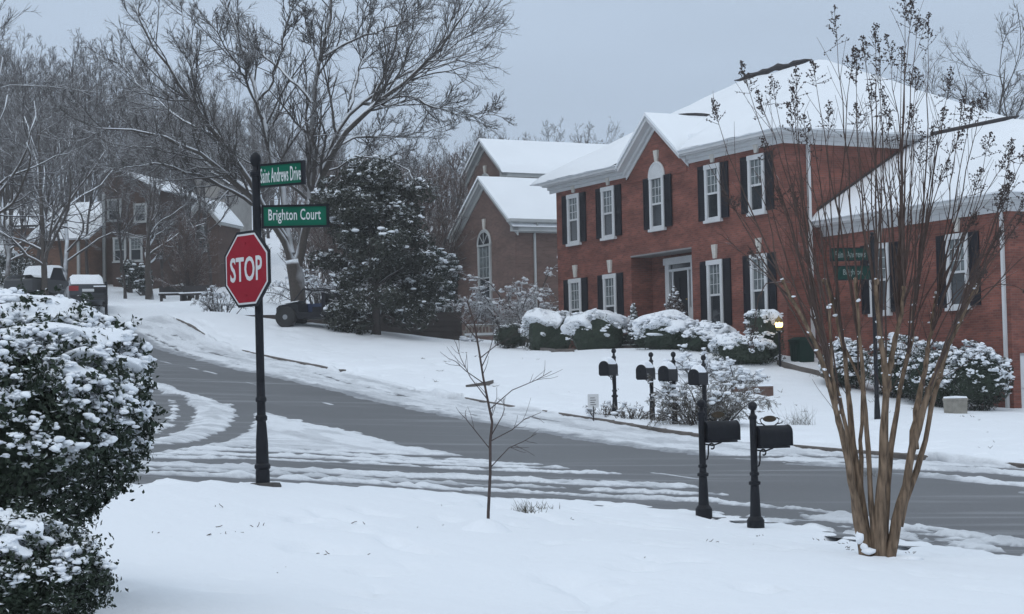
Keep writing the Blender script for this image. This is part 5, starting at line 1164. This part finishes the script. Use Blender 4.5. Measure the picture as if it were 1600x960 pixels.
# ---- crape myrtle
g_ = ground(1375, 880, 12, 32); CY = g_.y; rng = np.random.default_rng(11)
CM = thing('crape_myrtle', g_, 'multi stemmed crape myrtle with tan bark and dry seed heads on the near lawn', 'tree'); O = np.array(tuple(g_))
def cl(pts, dY, r0, r1, m=16):
    k = len(pts); P = np.array([tuple(at(px, py, CY + dY * (i / (k - 1)) ** 1.2)) for i, (px, py) in enumerate(pts)]) - O
    d = np.r_[0, np.cumsum(np.linalg.norm(np.diff(P, axis=0), axis=1))]; t = np.linspace(0, d[-1], m); Q = np.stack([np.interp(t, d, P[:, j]) for j in range(3)], 1)
    for _ in range(2): Q[1:-1] = (Q[:-2] + 2 * Q[1:-1] + Q[2:]) / 4
    Q[1:] += rng.normal(size=(m - 1, 3)) * .006; u = np.linspace(0, 1, m); return Q, (r0 * (1 - u) + r1 * u) * (1 + .08 * np.sin(u * 23 + pts[0][0]))
STEMS = [([(1356, 872), (1340, 800), (1325, 720), (1312, 660), (1298, 600), (1272, 530), (1245, 480), (1222, 440)], -.7, .062, .03), ([(1360, 872), (1348, 800), (1336, 720), (1327, 640), (1322, 560), (1308, 500), (1290, 440)], .5, .06, .034),
 ([(1350, 868), (1338, 830), (1334, 780), (1330, 700), (1310, 620), (1290, 560), (1275, 500)], .2, .05, .026), ([(1368, 876), (1362, 800), (1358, 720), (1352, 640), (1346, 560), (1340, 480), (1336, 440)], -.3, .045, .03),
 ([(1374, 882), (1374, 820), (1378, 740), (1384, 660), (1386, 600), (1376, 530), (1366, 470), (1368, 440)], -.4, .095, .036), ([(1386, 600), (1396, 540), (1408, 490), (1412, 450)], -.3, .05, .03), ([(1380, 880), (1384, 800), (1392, 700), (1405, 620), (1420, 550), (1428, 490), (1432, 450)], .6, .055, .032),
 ([(1386, 872), (1405, 800), (1420, 730), (1430, 680), (1442, 640), (1462, 580), (1490, 520), (1515, 470), (1524, 450)], -.2, .075, .042), ([(1428, 690), (1432, 640), (1446, 570), (1456, 510), (1462, 460)], .5, .05, .028), ([(1404, 810), (1432, 740), (1450, 670), (1458, 620), (1476, 560), (1500, 500), (1512, 450)], .5, .048, .03),
 ([(1352, 850), (1344, 760), (1346, 690), (1352, 600), (1318, 540), (1300, 470)], .6, .04, .022), ([(1350, 855), (1332, 765), (1318, 690), (1304, 640), (1300, 560), (1296, 480)], -.5, .05, .026)]
SPs, SRs = zip(*[cl(*s) for s in STEMS]); SPs = np.array(SPs); SRs = np.array(SRs) * np.r_[[1.0, .86, .78], np.linspace(.73, .50, 13)][None]; SPs[:, 0, 2] -= .08
mb = MB(); mb.tubes(SPs, SRs, 10)
# swollen pruned knuckles at the stem ends
ico = bmesh.new(); bmesh.ops.create_icosphere(ico, subdivisions=2, radius=1); ICO_V = np.array([v.co[:] for v in ico.verts]); ICO_F = np.array([[v.index for v in f.verts] for f in ico.faces]); ico.free()
def blobs(mb, C, S, rng, squash=(1, 1, 1), m=0, rough=.25):
    """irregular lumps at centres C with sizes S (k,3)"""
    k = len(C); a = rng.uniform(0, 6.28, k); n = 1 + rough * lump(ICO_V[None] * 1.0 + rng.normal(size=(k, 1, 3)) * 3, int(rng.integers(1e6)), 1.6, 5)
    V = ICO_V[None] * n[..., None] * S[:, None]; c, s = np.cos(a)[:, None], np.sin(a)[:, None]
    V = np.stack([V[..., 0] * c - V[..., 1] * s, V[..., 0] * s + V[..., 1] * c, V[..., 2]], -1) + C[:, None]
    F = (ICO_F[None] + (np.arange(k) * len(ICO_V))[:, None, None]).reshape(-1, 3); mb.add(V.reshape(-1, 3), F, m)
blobs(mb, SPs[:, -1], np.tile(SRs[:, -1:] * 1.45, (1, 3)) * np.array((1, 1, 1.5)), rng, rough=.35); blobs(mb, SPs[:, 9], np.tile(SRs[:, 9:10] * 1.15, (1, 3)) * np.array((1, 1, 1.6)), rng)
mb.build('trunk', M_MYRT, CM, True)
mb = MB(); a_ = rng.uniform(0, 6.28, 22); blobs(mb, np.c_[np.cos(a_) * rng.uniform(.16, .30, 22), np.sin(a_) * rng.uniform(.14, .26, 22) - .02, rng.uniform(.02, .06, 22)], np.c_[rng.uniform(.07, .16, (22, 2)), rng.uniform(.025, .055, 22)], rng, rough=.3)
C = np.r_[SPs[:, -1] + np.array((0, 0, .02)), SPs[rng.integers(0, len(SPs), 40), rng.integers(10, 16, 40)] + rng.normal(size=(40, 3)) * (.014, .014, .01)]
blobs(mb, C, np.c_[rng.uniform(.012, .032, (len(C), 2)), rng.uniform(.008, .018, len(C))], rng, rough=.4); blobs(mb, np.array([tuple(at(px, py, CY - .05)) for px, py in ((1345, 840), (1358, 862), (1350, 855))]) - O, np.array([(.05, .05, .07), (.07, .06, .035), (.04, .04, .05)]), rng)
mb.build('snow_cover', M_BUSHSNOW, CM, True)['kind'] = 'stuff'
# whips
TIPS = [(1122, 190), (1170, 140), (1212, 160), (1245, 150), (1275, 130), (1308, 62), (1330, 110), (1352, 95), (1368, 72), (1392, 100), (1414, 22), (1432, 55), (1450, 70), (1408, 110), (1470, 200), (1500, 190), (1530, 180), (1575, 255), (1560, 270), (1598, 250), (1540, 240), (1480, 150), (1240, 210), (1262, 230), (1295, 200), (1340, 200), (1385, 190), (1425, 200), (1455, 240), (1200, 250), (1150, 330), (1590, 330), (1570, 380), (1610, 300), (1225, 330), (1180, 400), (1520, 300), (1560, 150 + 180)]
WP = []; WR_ = []; tips = []
for (tx, ty) in TIPS + [(t[0] + rng.uniform(-38, 38), t[1] + rng.uniform(10, 130)) for t in TIPS] + [(rng.uniform(1190, 1600), rng.uniform(180, 430)) for _ in range(20)]:
    k = np.argmin([abs(at(tx, ty, CY).x - O[0] - 1.05 * s[-1, 0] * 1.35) + rng.uniform(0, .5) for s in SPs]); j = rng.integers(9, 16); s0 = SPs[k, j]
    e = np.array(tuple(at(tx, ty, CY + rng.uniform(-1.1, 1.1)))) - O; mid = s0 + (e - s0) * .5 + np.array((rng.normal() * .06, rng.normal() * .06, 0)) + (s0 - SPs[k, j - 3]) * .5
    t = np.linspace(0, 1, 10)[:, None]; Q = (1 - t) ** 2 * s0 + 2 * t * (1 - t) * mid + t ** 2 * e; Q[1:-1] += rng.normal(size=(8, 3)) * .008
    WP.append(Q); L_ = np.linalg.norm(e - s0); WR_.append(np.linspace(.0050 + .0030 * L_, .0026, 10))
WP = np.array(WP); WR_ = np.array(WR_); Wt, Wtr = sprout(WP, WR_, 4, rng, .35, .95, (.25, .6), .3, 4, .06, .08, .6, .003)
lowP, lowR = sprout(SPs, SRs * .2, 6, rng, .55, 1, (.3, .9), .35, 5, .08, .1, .8, .0035)
mb = MB(); mb.tubes(WP, WR_, 5); mb.tubes(Wt, Wtr, 4); mb.tubes(lowP, lowR, 4); mb.build('crown', M_WHIP, CM, True)
OCT_V = np.array([(1, 0, 0), (-1, 0, 0), (0, 1, 0), (0, -1, 0), (0, 0, 1), (0, 0, -1)], float); OCT_F = np.array([(0, 2, 4), (2, 1, 4), (1, 3, 4), (3, 0, 4), (2, 0, 5), (1, 2, 5), (3, 1, 5), (0, 3, 5)])
mb = MB(); CC = []
for q, ok in zip(WP[:len(TIPS) * 2], range(len(TIPS) * 2)):
    if ok >= len(TIPS) and rng.random() < .45: continue
    d = q[-1] - q[-3]; d /= np.linalg.norm(d); L_ = rng.uniform(.2, .34); nb_ = 11
    t = np.repeat(np.linspace(-.15, 1, nb_), 2); st = q[-1] + d * (t * L_)[:, None]; v = rng.normal(size=(len(t), 3)); v += d * .9; v /= np.linalg.norm(v, axis=1, keepdims=True); ln = (.13 * (1.1 - np.clip(t, 0, 1)) + .02)
    P, Rr = curves(st, v, ln, np.full(len(t), .0028), np.full(len(t), .002), 4, rng, .06, .15); mb.tubes(P, Rr, 3); mb.tubes(np.array([[q[-1], q[-1] + d * L_ * .5, q[-1] + d * L_]]), np.full((1, 3), .003), 3)
    c, _, _ = sample_line(P, Rr, rng.uniform(.3, 1, (len(P), 4))); CC.append(c.reshape(-1, 3))
CC = np.concatenate(CC); CC = CC + rng.normal(size=CC.shape) * .008; S = rng.uniform(.006, .011, (len(CC), 1, 1)); mb.add((OCT_V[None] * S + CC[:, None]).reshape(-1, 3), (OCT_F[None] + (np.arange(len(CC)) * 6)[:, None, None]).reshape(-1, 3))
mb.build('seed_heads', M_SEED, CM, False)

# ------------------------------------------------------------------ shrubs
def leaf_cloud(mb, C, N, size, rng, aspect=.45, flat=.5, m=0, hang=0.0):
    """pointed leaves at C, facing roughly along N"""
    k = len(C); n = N + rng.normal(size=(k, 3)) * flat; n /= np.linalg.norm(n, axis=1, keepdims=True); a = rng.normal(size=(k, 3)); a[:, 2] -= hang; a -= (a * n).sum(1, keepdims=True) * n; a /= np.linalg.norm(a, axis=1, keepdims=True) + 1e-9; b = np.cross(n, a)
    L = size * rng.uniform(.6, 1.35, (k, 1)); w = L * aspect
    V = np.stack([C - a * L * .5, C + b * w * .5 - a * L * .05 + n * L * .08, C + a * L * .5, C - b * w * .5 - a * L * .05 + n * L * .08], 1)
    mb.add(V.reshape(-1, 3), np.arange(k * 4).reshape(k, 4), m)
def sphere_dirs(k, rng): v = rng.normal(size=(k, 3)); return v / np.linalg.norm(v, axis=1, keepdims=True)
def shape_r(D, seed, amp, freq): return 1 + amp * lump(D, seed, freq) * .5 + amp * .35 * lump(D, seed + 1, freq * 2.6)
def shrub(name, loc, rad, label, seed, leaf=.05, n=3000, leafm=None, snow=120, snow_s=(.06, .12), snow_t=.45, cap=0.0, amp=.16, freq=2.2, depth=.35, cut=-1.0, stems=6, aspect=.45, flat=.6, group=None, snow_lo=.15, snow_flat=.55, capthr=.1, cat='shrub', boxy=0, stem_h=None, snow_in=1.0, capres=1, capf=2.6, sprigs=0):
    rng = np.random.default_rng(seed); rad = np.array(rad, float); t = thing(name, loc, label, cat, 0, group)
    zc = rad[2] * .92 if stem_h is None else stem_h
    def surf(D):
        r = shape_r(D, seed, amp, freq)
        if boxy: q = (np.abs(D) ** boxy).sum(-1) ** (-1 / boxy); r = r * q
        return D * r[..., None] * rad
    D = sphere_dirs(int(n * 1.6), rng); D = D[D[:, 2] > cut][:n]; P = surf(D) * (1 - depth * rng.random((len(D), 1)) ** 1.8); P[:, 2] += zc
    core = MB(); 
    u = np.linspace(0, 2 * np.pi, 25)[:-1]; vv = np.linspace(-1.45, 1.5, 14); UU, VV = np.meshgrid(vv, u, indexing='ij'); DD_ = np.stack([np.cos(UU) * np.cos(VV), np.cos(UU) * np.sin(VV), np.sin(UU)], -1); Q = surf(DD_) * .74; Q[..., 2] += zc
    idx = np.arange(14 * 24).reshape(14, 24); nx = np.roll(idx, -1, 1); F = np.stack([idx[:-1], nx[:-1], nx[1:], idx[1:]], -1).reshape(-1, 4)
    mb = MB(); leaf_cloud(mb, P, D, leaf, rng, aspect, flat); mb.add(Q.reshape(-1, 3), F)
    if sprigs:
        E = sphere_dirs(sprigs, rng); B = surf(E) * .97; B[:, 2] += zc; E2 = E + rng.normal(size=E.shape) * .45 + np.array((0, 0, .25)); E2 /= np.linalg.norm(E2, axis=1, keepdims=True); ln = rng.uniform(.04, .15, (sprigs, 1, 1)); u_s = np.linspace(0, 1, 14)[None, :, None]
        PP = B[:, None] + E2[:, None] * ln * u_s + rng.normal(size=(sprigs, 14, 3)) * .012; leaf_cloud(mb, PP.reshape(-1, 3), np.repeat(E2, 14, 0) + rng.normal(size=(sprigs * 14, 3)) * .8, leaf * .9, rng, aspect, flat)
    mb.build('foliage', leafm or M_LEAF2, t)
    if stems:
        a = rng.uniform(0, 6.28, stems); st = np.c_[np.cos(a) * .12 * rad[0], np.sin(a) * .12 * rad[0], np.full(stems, -.15)]; d = np.c_[np.cos(a) * .5, np.sin(a) * .5, np.ones(stems)]
        Ps, Rs = curves(st, d, np.full(stems, zc + .3 * rad[2]), np.full(stems, .028 * max(.5, rad[0])), np.full(stems, .01), 6, rng, .03, .12); q = MB(); q.tubes(Ps, Rs, 6); q.build('stem', M_BARKD, t, True)
    mb = MB(); have = False
    if snow:
        D2 = sphere_dirs(snow * 8, rng); keep = D2[:, 2] + rng.normal(size=len(D2)) * .22 > snow_lo; D2 = D2[keep]
        cl_ = lump(D2, seed + 5, freq * 2.5) ; D2 = D2[(cl_ > snow_t - 1.0)][:snow]
        C = surf(D2) * (1 - .10 * snow_in * rng.random((len(D2), 1))); C[:, 2] += zc + .0; s = rng.uniform(*snow_s, (len(D2), 1)); up = np.clip(D2[:, 2:3], 0, 1)
        reps = 7; kk = len(C); ta = rng.uniform(0, 6.28, kk); tv = np.c_[np.cos(ta), np.sin(ta), rng.normal(size=kk) * .25]; tv -= (tv * D2).sum(1, keepdims=True) * D2 * .8
        j = np.linspace(-1, 1, reps)[None, :, None]; C7 = C[:, None] + tv[:, None] * s[:, None] * j * rng.uniform(.5, 1.5, (kk, 1, 1)) + rng.normal(size=(kk, reps, 3)) * s[:, None] * (.35, .35, .22)
        s7 = s[:, None] * rng.uniform(.28, .72, (kk, reps, 1)) * (1.05 - .45 * np.abs(j)); C7 = C7.reshape(-1, 3); s7 = s7.reshape(-1, 1)
        S = np.c_[s7 * rng.uniform(.8, 1.5, s7.shape), s7 * rng.uniform(.7, 1.1, s7.shape), s7 * rng.uniform(.4, .7, s7.shape) * (.6 + snow_flat * .5)]; blobs(mb, C7, S, rng, rough=.42); have = True
    if cap:
        nu, nv = 96 * capres, 40 * capres; u = np.linspace(0, 2 * np.pi, nu + 1)[:-1]; vv = np.linspace(-.25, 1.55, nv); UU, VV = np.meshgrid(vv, u, indexing='ij'); DD_ = np.stack([np.cos(UU) * np.cos(VV), np.cos(UU) * np.sin(VV), np.sin(UU)], -1)
        th = sst(capthr - .06, capthr + .10, DD_[..., 2] - .42 + .42 * lump(DD_, seed + 9, freq * capf) * .8); k = .58 + (.41 + cap * (.35 + .5 * lump(DD_, seed + 3, 5.5) * .6 + .25 * lump(DD_, seed + 4, 11) * .5)) * th
        Q = surf(DD_) * k[..., None]; Q[..., 2] += zc; idx = np.arange(nu * nv).reshape(nv, nu); nx = np.roll(idx, -1, 1); F = np.stack([idx[:-1], nx[:-1], nx[1:], idx[1:]], -1).reshape(-1, 4); mb.add(Q.reshape(-1, 3), F); have = True
    if have: mb.build('snow_cover', M_BUSHSNOW, t, True)['kind'] = 'stuff'
    return t
def base_at(px, py, Y):
    p = at(px, py, Y); p.z = tz(p.x, p.y); return p
# foreground hollies
p = at(-122, 672, 11.5); gz_ = tz(p.x, p.y)
shrub('holly_bush', (p.x, p.y, gz_), (1.36, 1.12, .83), 'big snow laden evergreen bush at the left edge of the near lawn', 51, leaf=.042, n=46000, leafm=M_LEAF, sprigs=900, cap=.035, capres=5, capf=5.0, capthr=.28, snow=2600, snow_s=(.018, .056), snow_t=.6, amp=.13, freq=3.0, depth=.34, stems=9, aspect=.55, flat=.8, snow_lo=.02, stem_h=at(-122, 672, 11.5).z - gz_, snow_flat=.75)
p = at(10, 915, 10.2); gz_ = tz(p.x, p.y)
shrub('holly_bush', (p.x, p.y, gz_), (.55, .5, .33), 'low snow topped evergreen bush in the bottom left corner', 52, leaf=.032, n=17000, leafm=M_LEAF, sprigs=300, cap=.05, capres=4, capf=4.0, capthr=.2, snow=300, snow_s=(.018, .055), snow_t=.5, amp=.16, freq=3.0, depth=.35, stems=5, aspect=.55, flat=.8, snow_lo=.15, stem_h=at(10, 905, 10.2).z - gz_, snow_flat=.75)
# foundation planting: (px, base py, Y, radii, label, settings)
for px, py, Y, rad, lb, kw in (
 (858, 549, 74.0, (1.08, 1.05, 1.0), 'round clipped shrub with a thick snow cap, leftmost before the red brick front', dict(cap=.08, snow=60, capthr=.04, boxy=2.6, stem_h=.62, snow_lo=.4)),
 (938, 549, 71.5, (1.28, 1.15, .95), 'wide clipped shrub with a thick snow cap below the two left windows', dict(cap=.08, snow=70, capthr=.04, boxy=2.6, stem_h=.55, snow_lo=.4)),
 (1012, 530, 70.5, (.75, .6, .62), 'small snowy shrub beside the front steps', dict(cap=.06, snow=60)),
 (1048, 548, 66.5, (1.25, .9, .72), 'snow heaped shrub in front of the front door', dict(cap=.05, snow=90, amp=.3, stem_h=.5, snow_lo=.3)),
 (1112, 550, 65.5, (1.05, .8, .6), 'low snowy shrub below the right hand ground floor window', dict(cap=.04, snow=80, amp=.3, stem_h=.4, snow_lo=.3)),
 (1162, 568, 63.0, (1.1, .8, .6), 'spreading snowy shrub beside the short brick bed wall', dict(cap=.04, snow=80, amp=.3, stem_h=.4, snow_lo=.3)),
 (800, 545, 77.0, (.7, .6, .5), 'small dark shrub between the garden bench and the round clipped shrub', dict(snow=20)),
 (1196, 562, 64.0, (.62, .62, .92), 'dark clipped column of evergreen with a thin snow cap by the lantern', dict(snow=40, cap=.025, boxy=4, capthr=.22))):
    shrub('clipped_shrub' if 'clipped' in lb else 'snowy_shrub', base_at(px, py, Y), rad, lb, int(px), leaf=.07, n=3500, snow_s=(.07, .16), **kw)
# wing hedge shrubs
for px, py, Y, rad, lb in ((1322, 604, 60.5, (.85, .8, .78), 'snow flecked evergreen shrub, leftmost under the wing windows'), (1405, 612, 59.5, (1.15, .9, 1.0), 'snow flecked evergreen shrub in the middle below the wing'), (1468, 622, 58.0, (1.05, .9, .98), 'broad snow flecked evergreen shrub behind the stone planter'), (1530, 632, 56.5, (1.0, .85, 1.02), 'tall leafy snow flecked evergreen at the right corner of the wing')):
    shrub('evergreen_shrub', base_at(px, py, Y), rad, lb, int(px), leaf=.12, n=3600, leafm=M_LEAF, snow=190, snow_s=(.06, .15), snow_t=.4, amp=.2, aspect=.35, snow_lo=-.1)
# dwarf conifers by the door
def conifer(px, py, Y, h, w, label, dry=False, name='small_conifer'):
    p = base_at(px, py, Y); rng = np.random.default_rng(int(px)); t = thing(name, p, label, 'conifer'); k = 2600
    z = rng.random(k) ** .75; a = rng.uniform(0, 6.28, k); r = w * (1 - z) * (.55 + .45 * rng.random(k)) * (1 + .25 * np.sin(z * 40 + a * 2)) + .02; P = np.c_[np.cos(a) * r, np.sin(a) * r, .25 + z * (h - .25)]; N = np.c_[np.cos(a), np.sin(a), np.full(k, .7)]
    mb = MB(); leaf_cloud(mb, P, N, .12, rng, .35, .7, hang=.6); mb.build('foliage', M_DRY if dry else M_CONIF, t); mb = MB(); mb.tubes(np.array([[(0, 0, -.2), (0, 0, h * .5), (0, 0, h)]]), np.array([[.05, .03, .01]]), 6); mb.build('trunk', M_BARKD, t, True)
    mb = MB(); C = P[rng.choice(k, 70)] + np.array((0, 0, .03)); blobs(mb, C, np.c_[rng.uniform(.03, .08, (70, 2)), rng.uniform(.02, .04, 70)], rng); mb.build('snow_cover', M_BUSHSNOW, t, True)['kind'] = 'stuff'
conifer(991, 522, 72.5, 1.75, .42, 'slender dark dwarf conifer against the porch recess corner')
conifer(1055, 517, 69.5, 2.25, .85, 'brownish cone shaped dwarf conifer beside the front door', True)
# weeping snowy shrub before the neighbour, low evergreen tree group, bare hedge
def twiggy(name, px, py, Y, H, rad, label, seed, mat, stems=14, l=(10, 6, 4), droop=.0, rmin=.008, cat='shrub', snow=0, up=.03):
    p = base_at(px, py, Y); rng = np.random.default_rng(seed); t = thing(name, p, label, cat); a = rng.uniform(0, 6.28, stems); q = rng.random(stems) ** .5
    st = np.c_[np.cos(a) * q * rad * .35, np.sin(a) * q * rad * .35, np.full(stems, -.1)]; d = np.c_[np.cos(a) * q * rad / H * 1.1, np.sin(a) * q * rad / H * 1.1, np.ones(stems)]
    P0, R0 = curves(st, d, H * rng.uniform(.75, 1.05, stems), np.full(stems, .02 * H ** .5), np.full(stems, rmin), 8, rng, .0, .1, droop)
    P1, R1 = sprout(P0, R0, l[0], rng, .2, 1, (.4, 1), .38, 6, up, .16, .6, rmin, droop); P2, R2 = sprout(P1, R1, l[1], rng, .15, 1, (.4, 1), .5, 5, up, .18, .6, rmin * .8, droop); P3, R3 = sprout(P2, R2, l[2], rng, .15, 1, (.4, 1), .55, 3, up, .2, .6, rmin * .7, droop)
    mb = MB(); mb.tubes(P0, R0, 5); mb.build('stem', M_BARKD, t, True); mb = MB(); mb.tubes(P1, R1, 4); mb.tubes(P2, R2, 3); mb.tubes(P3, R3, 3); mb.build('twigs', mat, t, True)
    if snow:
        C, _, _ = sample_line(P2, R2, rng.uniform(.3, 1, (len(P2), 2))); C = C.reshape(-1, 3); C = C[C[:, 2] > np.quantile(C[:, 2], .45)]; C = C[rng.choice(len(C), min(snow, len(C)), replace=False)]; mb = MB(); blobs(mb, C + np.array((0, 0, .02)), np.c_[rng.uniform(.04, .11, (len(C), 2)), rng.uniform(.02, .05, len(C))], rng); mb.build('snow_cover', M_BUSHSNOW, t, True)['kind'] = 'stuff'
    return t
M_TWS = snowtop('snow laden twigs', (.10, .085, .08), -.05, .5, patch=.6, pscale=1.5)
twiggy('weeping_shrub', 812, 535, 82.5, 4.4, 1.9, 'drooping snow covered shrub against the brownish house wall', 71, M_TWS, 12, (12, 8, 5), .5, .012, snow=260)
twiggy('bare_hedge_shrub', 1104, 642, 44.6, 1.55, .95, 'large twiggy shrub with a snowy top right of the far mailboxes', 72, snowtop('olive twigs', (.085, .07, .05), .45, .9, patch=.5, pscale=3), 30, (11, 7, 5), .2, .006, snow=110)
for px, Y, s, lb in ((945, 47.3, 73, 'low bare twig hedge clump nearest the small yard sign'), (985, 46.6, 74, 'low bare twig hedge clump between two far mailboxes'), (1026, 46.0, 75, 'low bare twig hedge clump behind the twin far mailboxes')):
    twiggy('bare_hedge_shrub', px, 640, Y, .62, .42, lb, s, snowtop('brown hedge twigs', (.10, .075, .055), .5, .9, patch=.5, pscale=3), 16, (7, 4, 3), .05, .005, snow=8)
# low spreading shrubs left of the big one at the bed
twiggy('snowy_shrub', 1085, 572, 60.5, 1.1, 1.5, 'sprawling snow covered shrub behind the far mailboxes', 76, M_TWS, 22, (10, 6, 4), .3, .01, snow=300)
twiggy('snowy_shrub', 1150, 575, 58.5, .95, 1.3, 'low sprawling snow covered shrub left of the brick bed wall', 77, M_TWS, 20, (10, 6, 4), .3, .01, snow=240)
# magnolia and its neighbours
def magnolia(px, py, Y, top, wpx, label, seed, n=16000, leaf=.2, mat=None, name='magnolia_tree', snow=150):
    p = base_at(px, py, Y); rng = np.random.default_rng(seed); t = thing(name, p, label, 'tree'); H = at(px, top, Y).z - p.z; w = wpx / 2 / FPX * Y
    k = n; zc = rng.random(k); clump = rng.integers(0, 90, k)
    cd = sphere_dirs(90, rng); cz = rng.random(90) ** .9; prof = np.interp(cz, [0, .12, .35, .6, .85, 1], [.8, 1.0, 1.0, 1.0, .85, .35]); ca = rng.uniform(0, 6.28, 90); cr_ = prof * w * rng.uniform(.35, .92, 90)
    CC = np.c_[np.cos(ca) * cr_, np.sin(ca) * cr_, .35 + cz * (H - .5)]; cs = rng.uniform(.5, 1.0, 90) * w * .34
    D = sphere_dirs(k, rng); P = CC[clump] + D * cs[clump][:, None] * rng.random((k, 1)) ** .35 * np.array((1, 1, .75)); N = D + np.array((0, 0, .5))
    mb = MB(); leaf_cloud(mb, P, N, leaf, rng, .42, .7, hang=.3); mb.build('crown', mat or M_MAGN, t)
    st = np.zeros((12, 3)); dd = CC[:12] - np.array((0, 0, 0)); mb = MB(); P0, R0 = curves(np.array([[0, 0, -.3]]), np.array([[0, 0, 1.0]]), np.array([H * .9]), np.array([.2]), np.array([.03]), 8, rng, .05, .03); P1, R1 = sprout(P0, R0, 16, rng, .1, .9, (.7, 1.2), .4, 5, .05, .1, .5, .02); mb.tubes(P0, R0, 7); mb.tubes(P1, R1, 5); mb.build('trunk', M_BARKD, t, True)
    if snow:
        top_ = P[(D[:, 2] > .45)]; C = top_[rng.choice(len(top_), min(snow, len(top_)), replace=False)]; mb = MB(); blobs(mb, C, np.c_[rng.uniform(.06, .17, (len(C), 2)), rng.uniform(.03, .075, len(C))], rng); mb.build('snow_cover', M_BUSHSNOW, t, True)['kind'] = 'stuff'
magnolia(588, 516, 76.0, 252, 205, 'dense dark evergreen magnolia flecked with snow beside the timber wall', 81, n=26000, snow=330)
magnolia(683, 500, 88, 385, 78, 'smaller paler evergreen between the magnolia and the brownish house', 82, 9000, .16, M_CONIF, 'evergreen_tree', 170)
magnolia(650, 512, 82, 420, 78, 'low dark evergreen at the right foot of the magnolia', 83, 6000, .18, None, 'evergreen_tree', 70)
for px, py, Y, top, w, lb, sd in ((25, 452, 115, 395, 110, 'snowy dark evergreen shrub under the trees at far left', 84), (203, 438, 115, 405, 34, 'small round evergreen in front of the dull brown house corner', 85), (225, 436, 113, 410, 30, 'small evergreen beside the small bare yard tree', 86)):
    magnolia(px, py, Y, top, w, lb, sd, 3000, .2, M_CONIF, 'evergreen_shrub', 50)
twiggy('snowy_shrub', 345, 478, 84, 1.6, 1.3, 'snowy twig shrub on the bank just right of the stop sign pole', 88, M_TWS, 14, (8, 6, 4), .15, .012, snow=60)
twiggy('snowy_shrub', 500, 470, 92, 3.2, 2.2, 'snow covered arching shrub on the bank behind the big bare tree', 89, M_TWS, 16, (9, 6, 4), .4, .014, snow=260)
twiggy('snowy_shrub', 735, 540, 80.5, .45, .5, 'tiny snow capped shrub at the left end of the garden bench', 90, M_TWS, 12, (7, 4, 3), .2, .01, snow=70)

# grass tufts and twig litter on the near lawn
def tuft(px, py, h, n, label, seed, Y0=10, spread=.08):
    p = ground(px, py, Y0, 60); rng = np.random.default_rng(seed); d = np.c_[rng.normal(size=(n, 2)) * .55, np.ones(n)]; st = np.c_[rng.normal(size=(n, 2)) * spread, np.full(n, -.03)]
    P, Rr = curves(st, d, h * rng.uniform(.4, 1.2, n), np.full(n, .0035), np.full(n, .0012), 5, rng, -.03, .12); mb = MB(); mb.tubes(P, Rr, 3); o = mb.build('grass_tuft', pmat('dry grass', (.07, .065, .045), .9, .3, 20), loc=p + Vector((0, 0, .06))); tag(o, label, 'grass tuft')
tuft(825, 806, .15, 60, 'small dark grass tuft in the snow right of the sapling', 1)
tuft(1247, 668, .5, 90, 'dry grass clump on the far verge behind the near mailbox', 2, 30, .2)
tuft(1352, 748, .12, 26, 'sparse grass blades behind the crape myrtle trunks', 3, 10, .1)
tuft(853, 800, .12, 18, 'thin pale grass blades beside the small dark tuft', 4)
tuft(1295, 590, .35, 40, 'dry grass clump at the house end of the stone edging', 6, 40, .25)
rng = np.random.default_rng(77); mb = MB()
SPOTS = [(1105, 856), (1000, 886), (1290, 852), (1345, 855), (640, 786), (520, 800), (770, 860), (1180, 862), (560, 880), (950, 870), (690, 800), (1320, 905), (1460, 905)] + [(rng.uniform(230, 1580), rng.uniform(0, 1)) for _ in range(30)] + [(rng.uniform(620, 1560), -rng.uniform(0, 1)) for _ in range(60)]
for px, py in SPOTS:
    if 0 <= py <= 1: py = 800 + max(0, px - 900) * .13 + py ** 1.5 * (950 - 800 - max(0, px - 900) * .13)
    elif py < 0: lo_ = np.interp(px, [620, 880, 1235, 1560], [590, 640, 690, 715]); hi_ = np.interp(px, [620, 880, 1235, 1560], [545, 560, 600, 645]); py = lo_ + (hi_ - lo_) * -py
    c = ground(px + rng.uniform(-8, 8), py, 8, 110); k = int(rng.integers(2, 6)); st = np.array(tuple(c)) + np.c_[rng.normal(size=(k, 2)) * .05, np.full(k, .05)]; d = np.c_[rng.normal(size=(k, 2)), rng.uniform(.0, .6, k)]; P, Rr = curves(st, d, rng.uniform(.02, .065, k) * (1 + (c.y > 30) * 1.5), np.full(k, .0045 * (1 + (c.y > 30))), np.full(k, .003), 4, rng, 0, .2); mb.tubes(P, Rr, 3)
o = mb.build('twig_litter', pmat('dead twigs', (.09, .075, .06), .9, .2, 20)); o['kind'] = 'stuff'; o['label'] = 'dead twigs and grass tips poking from the snow'
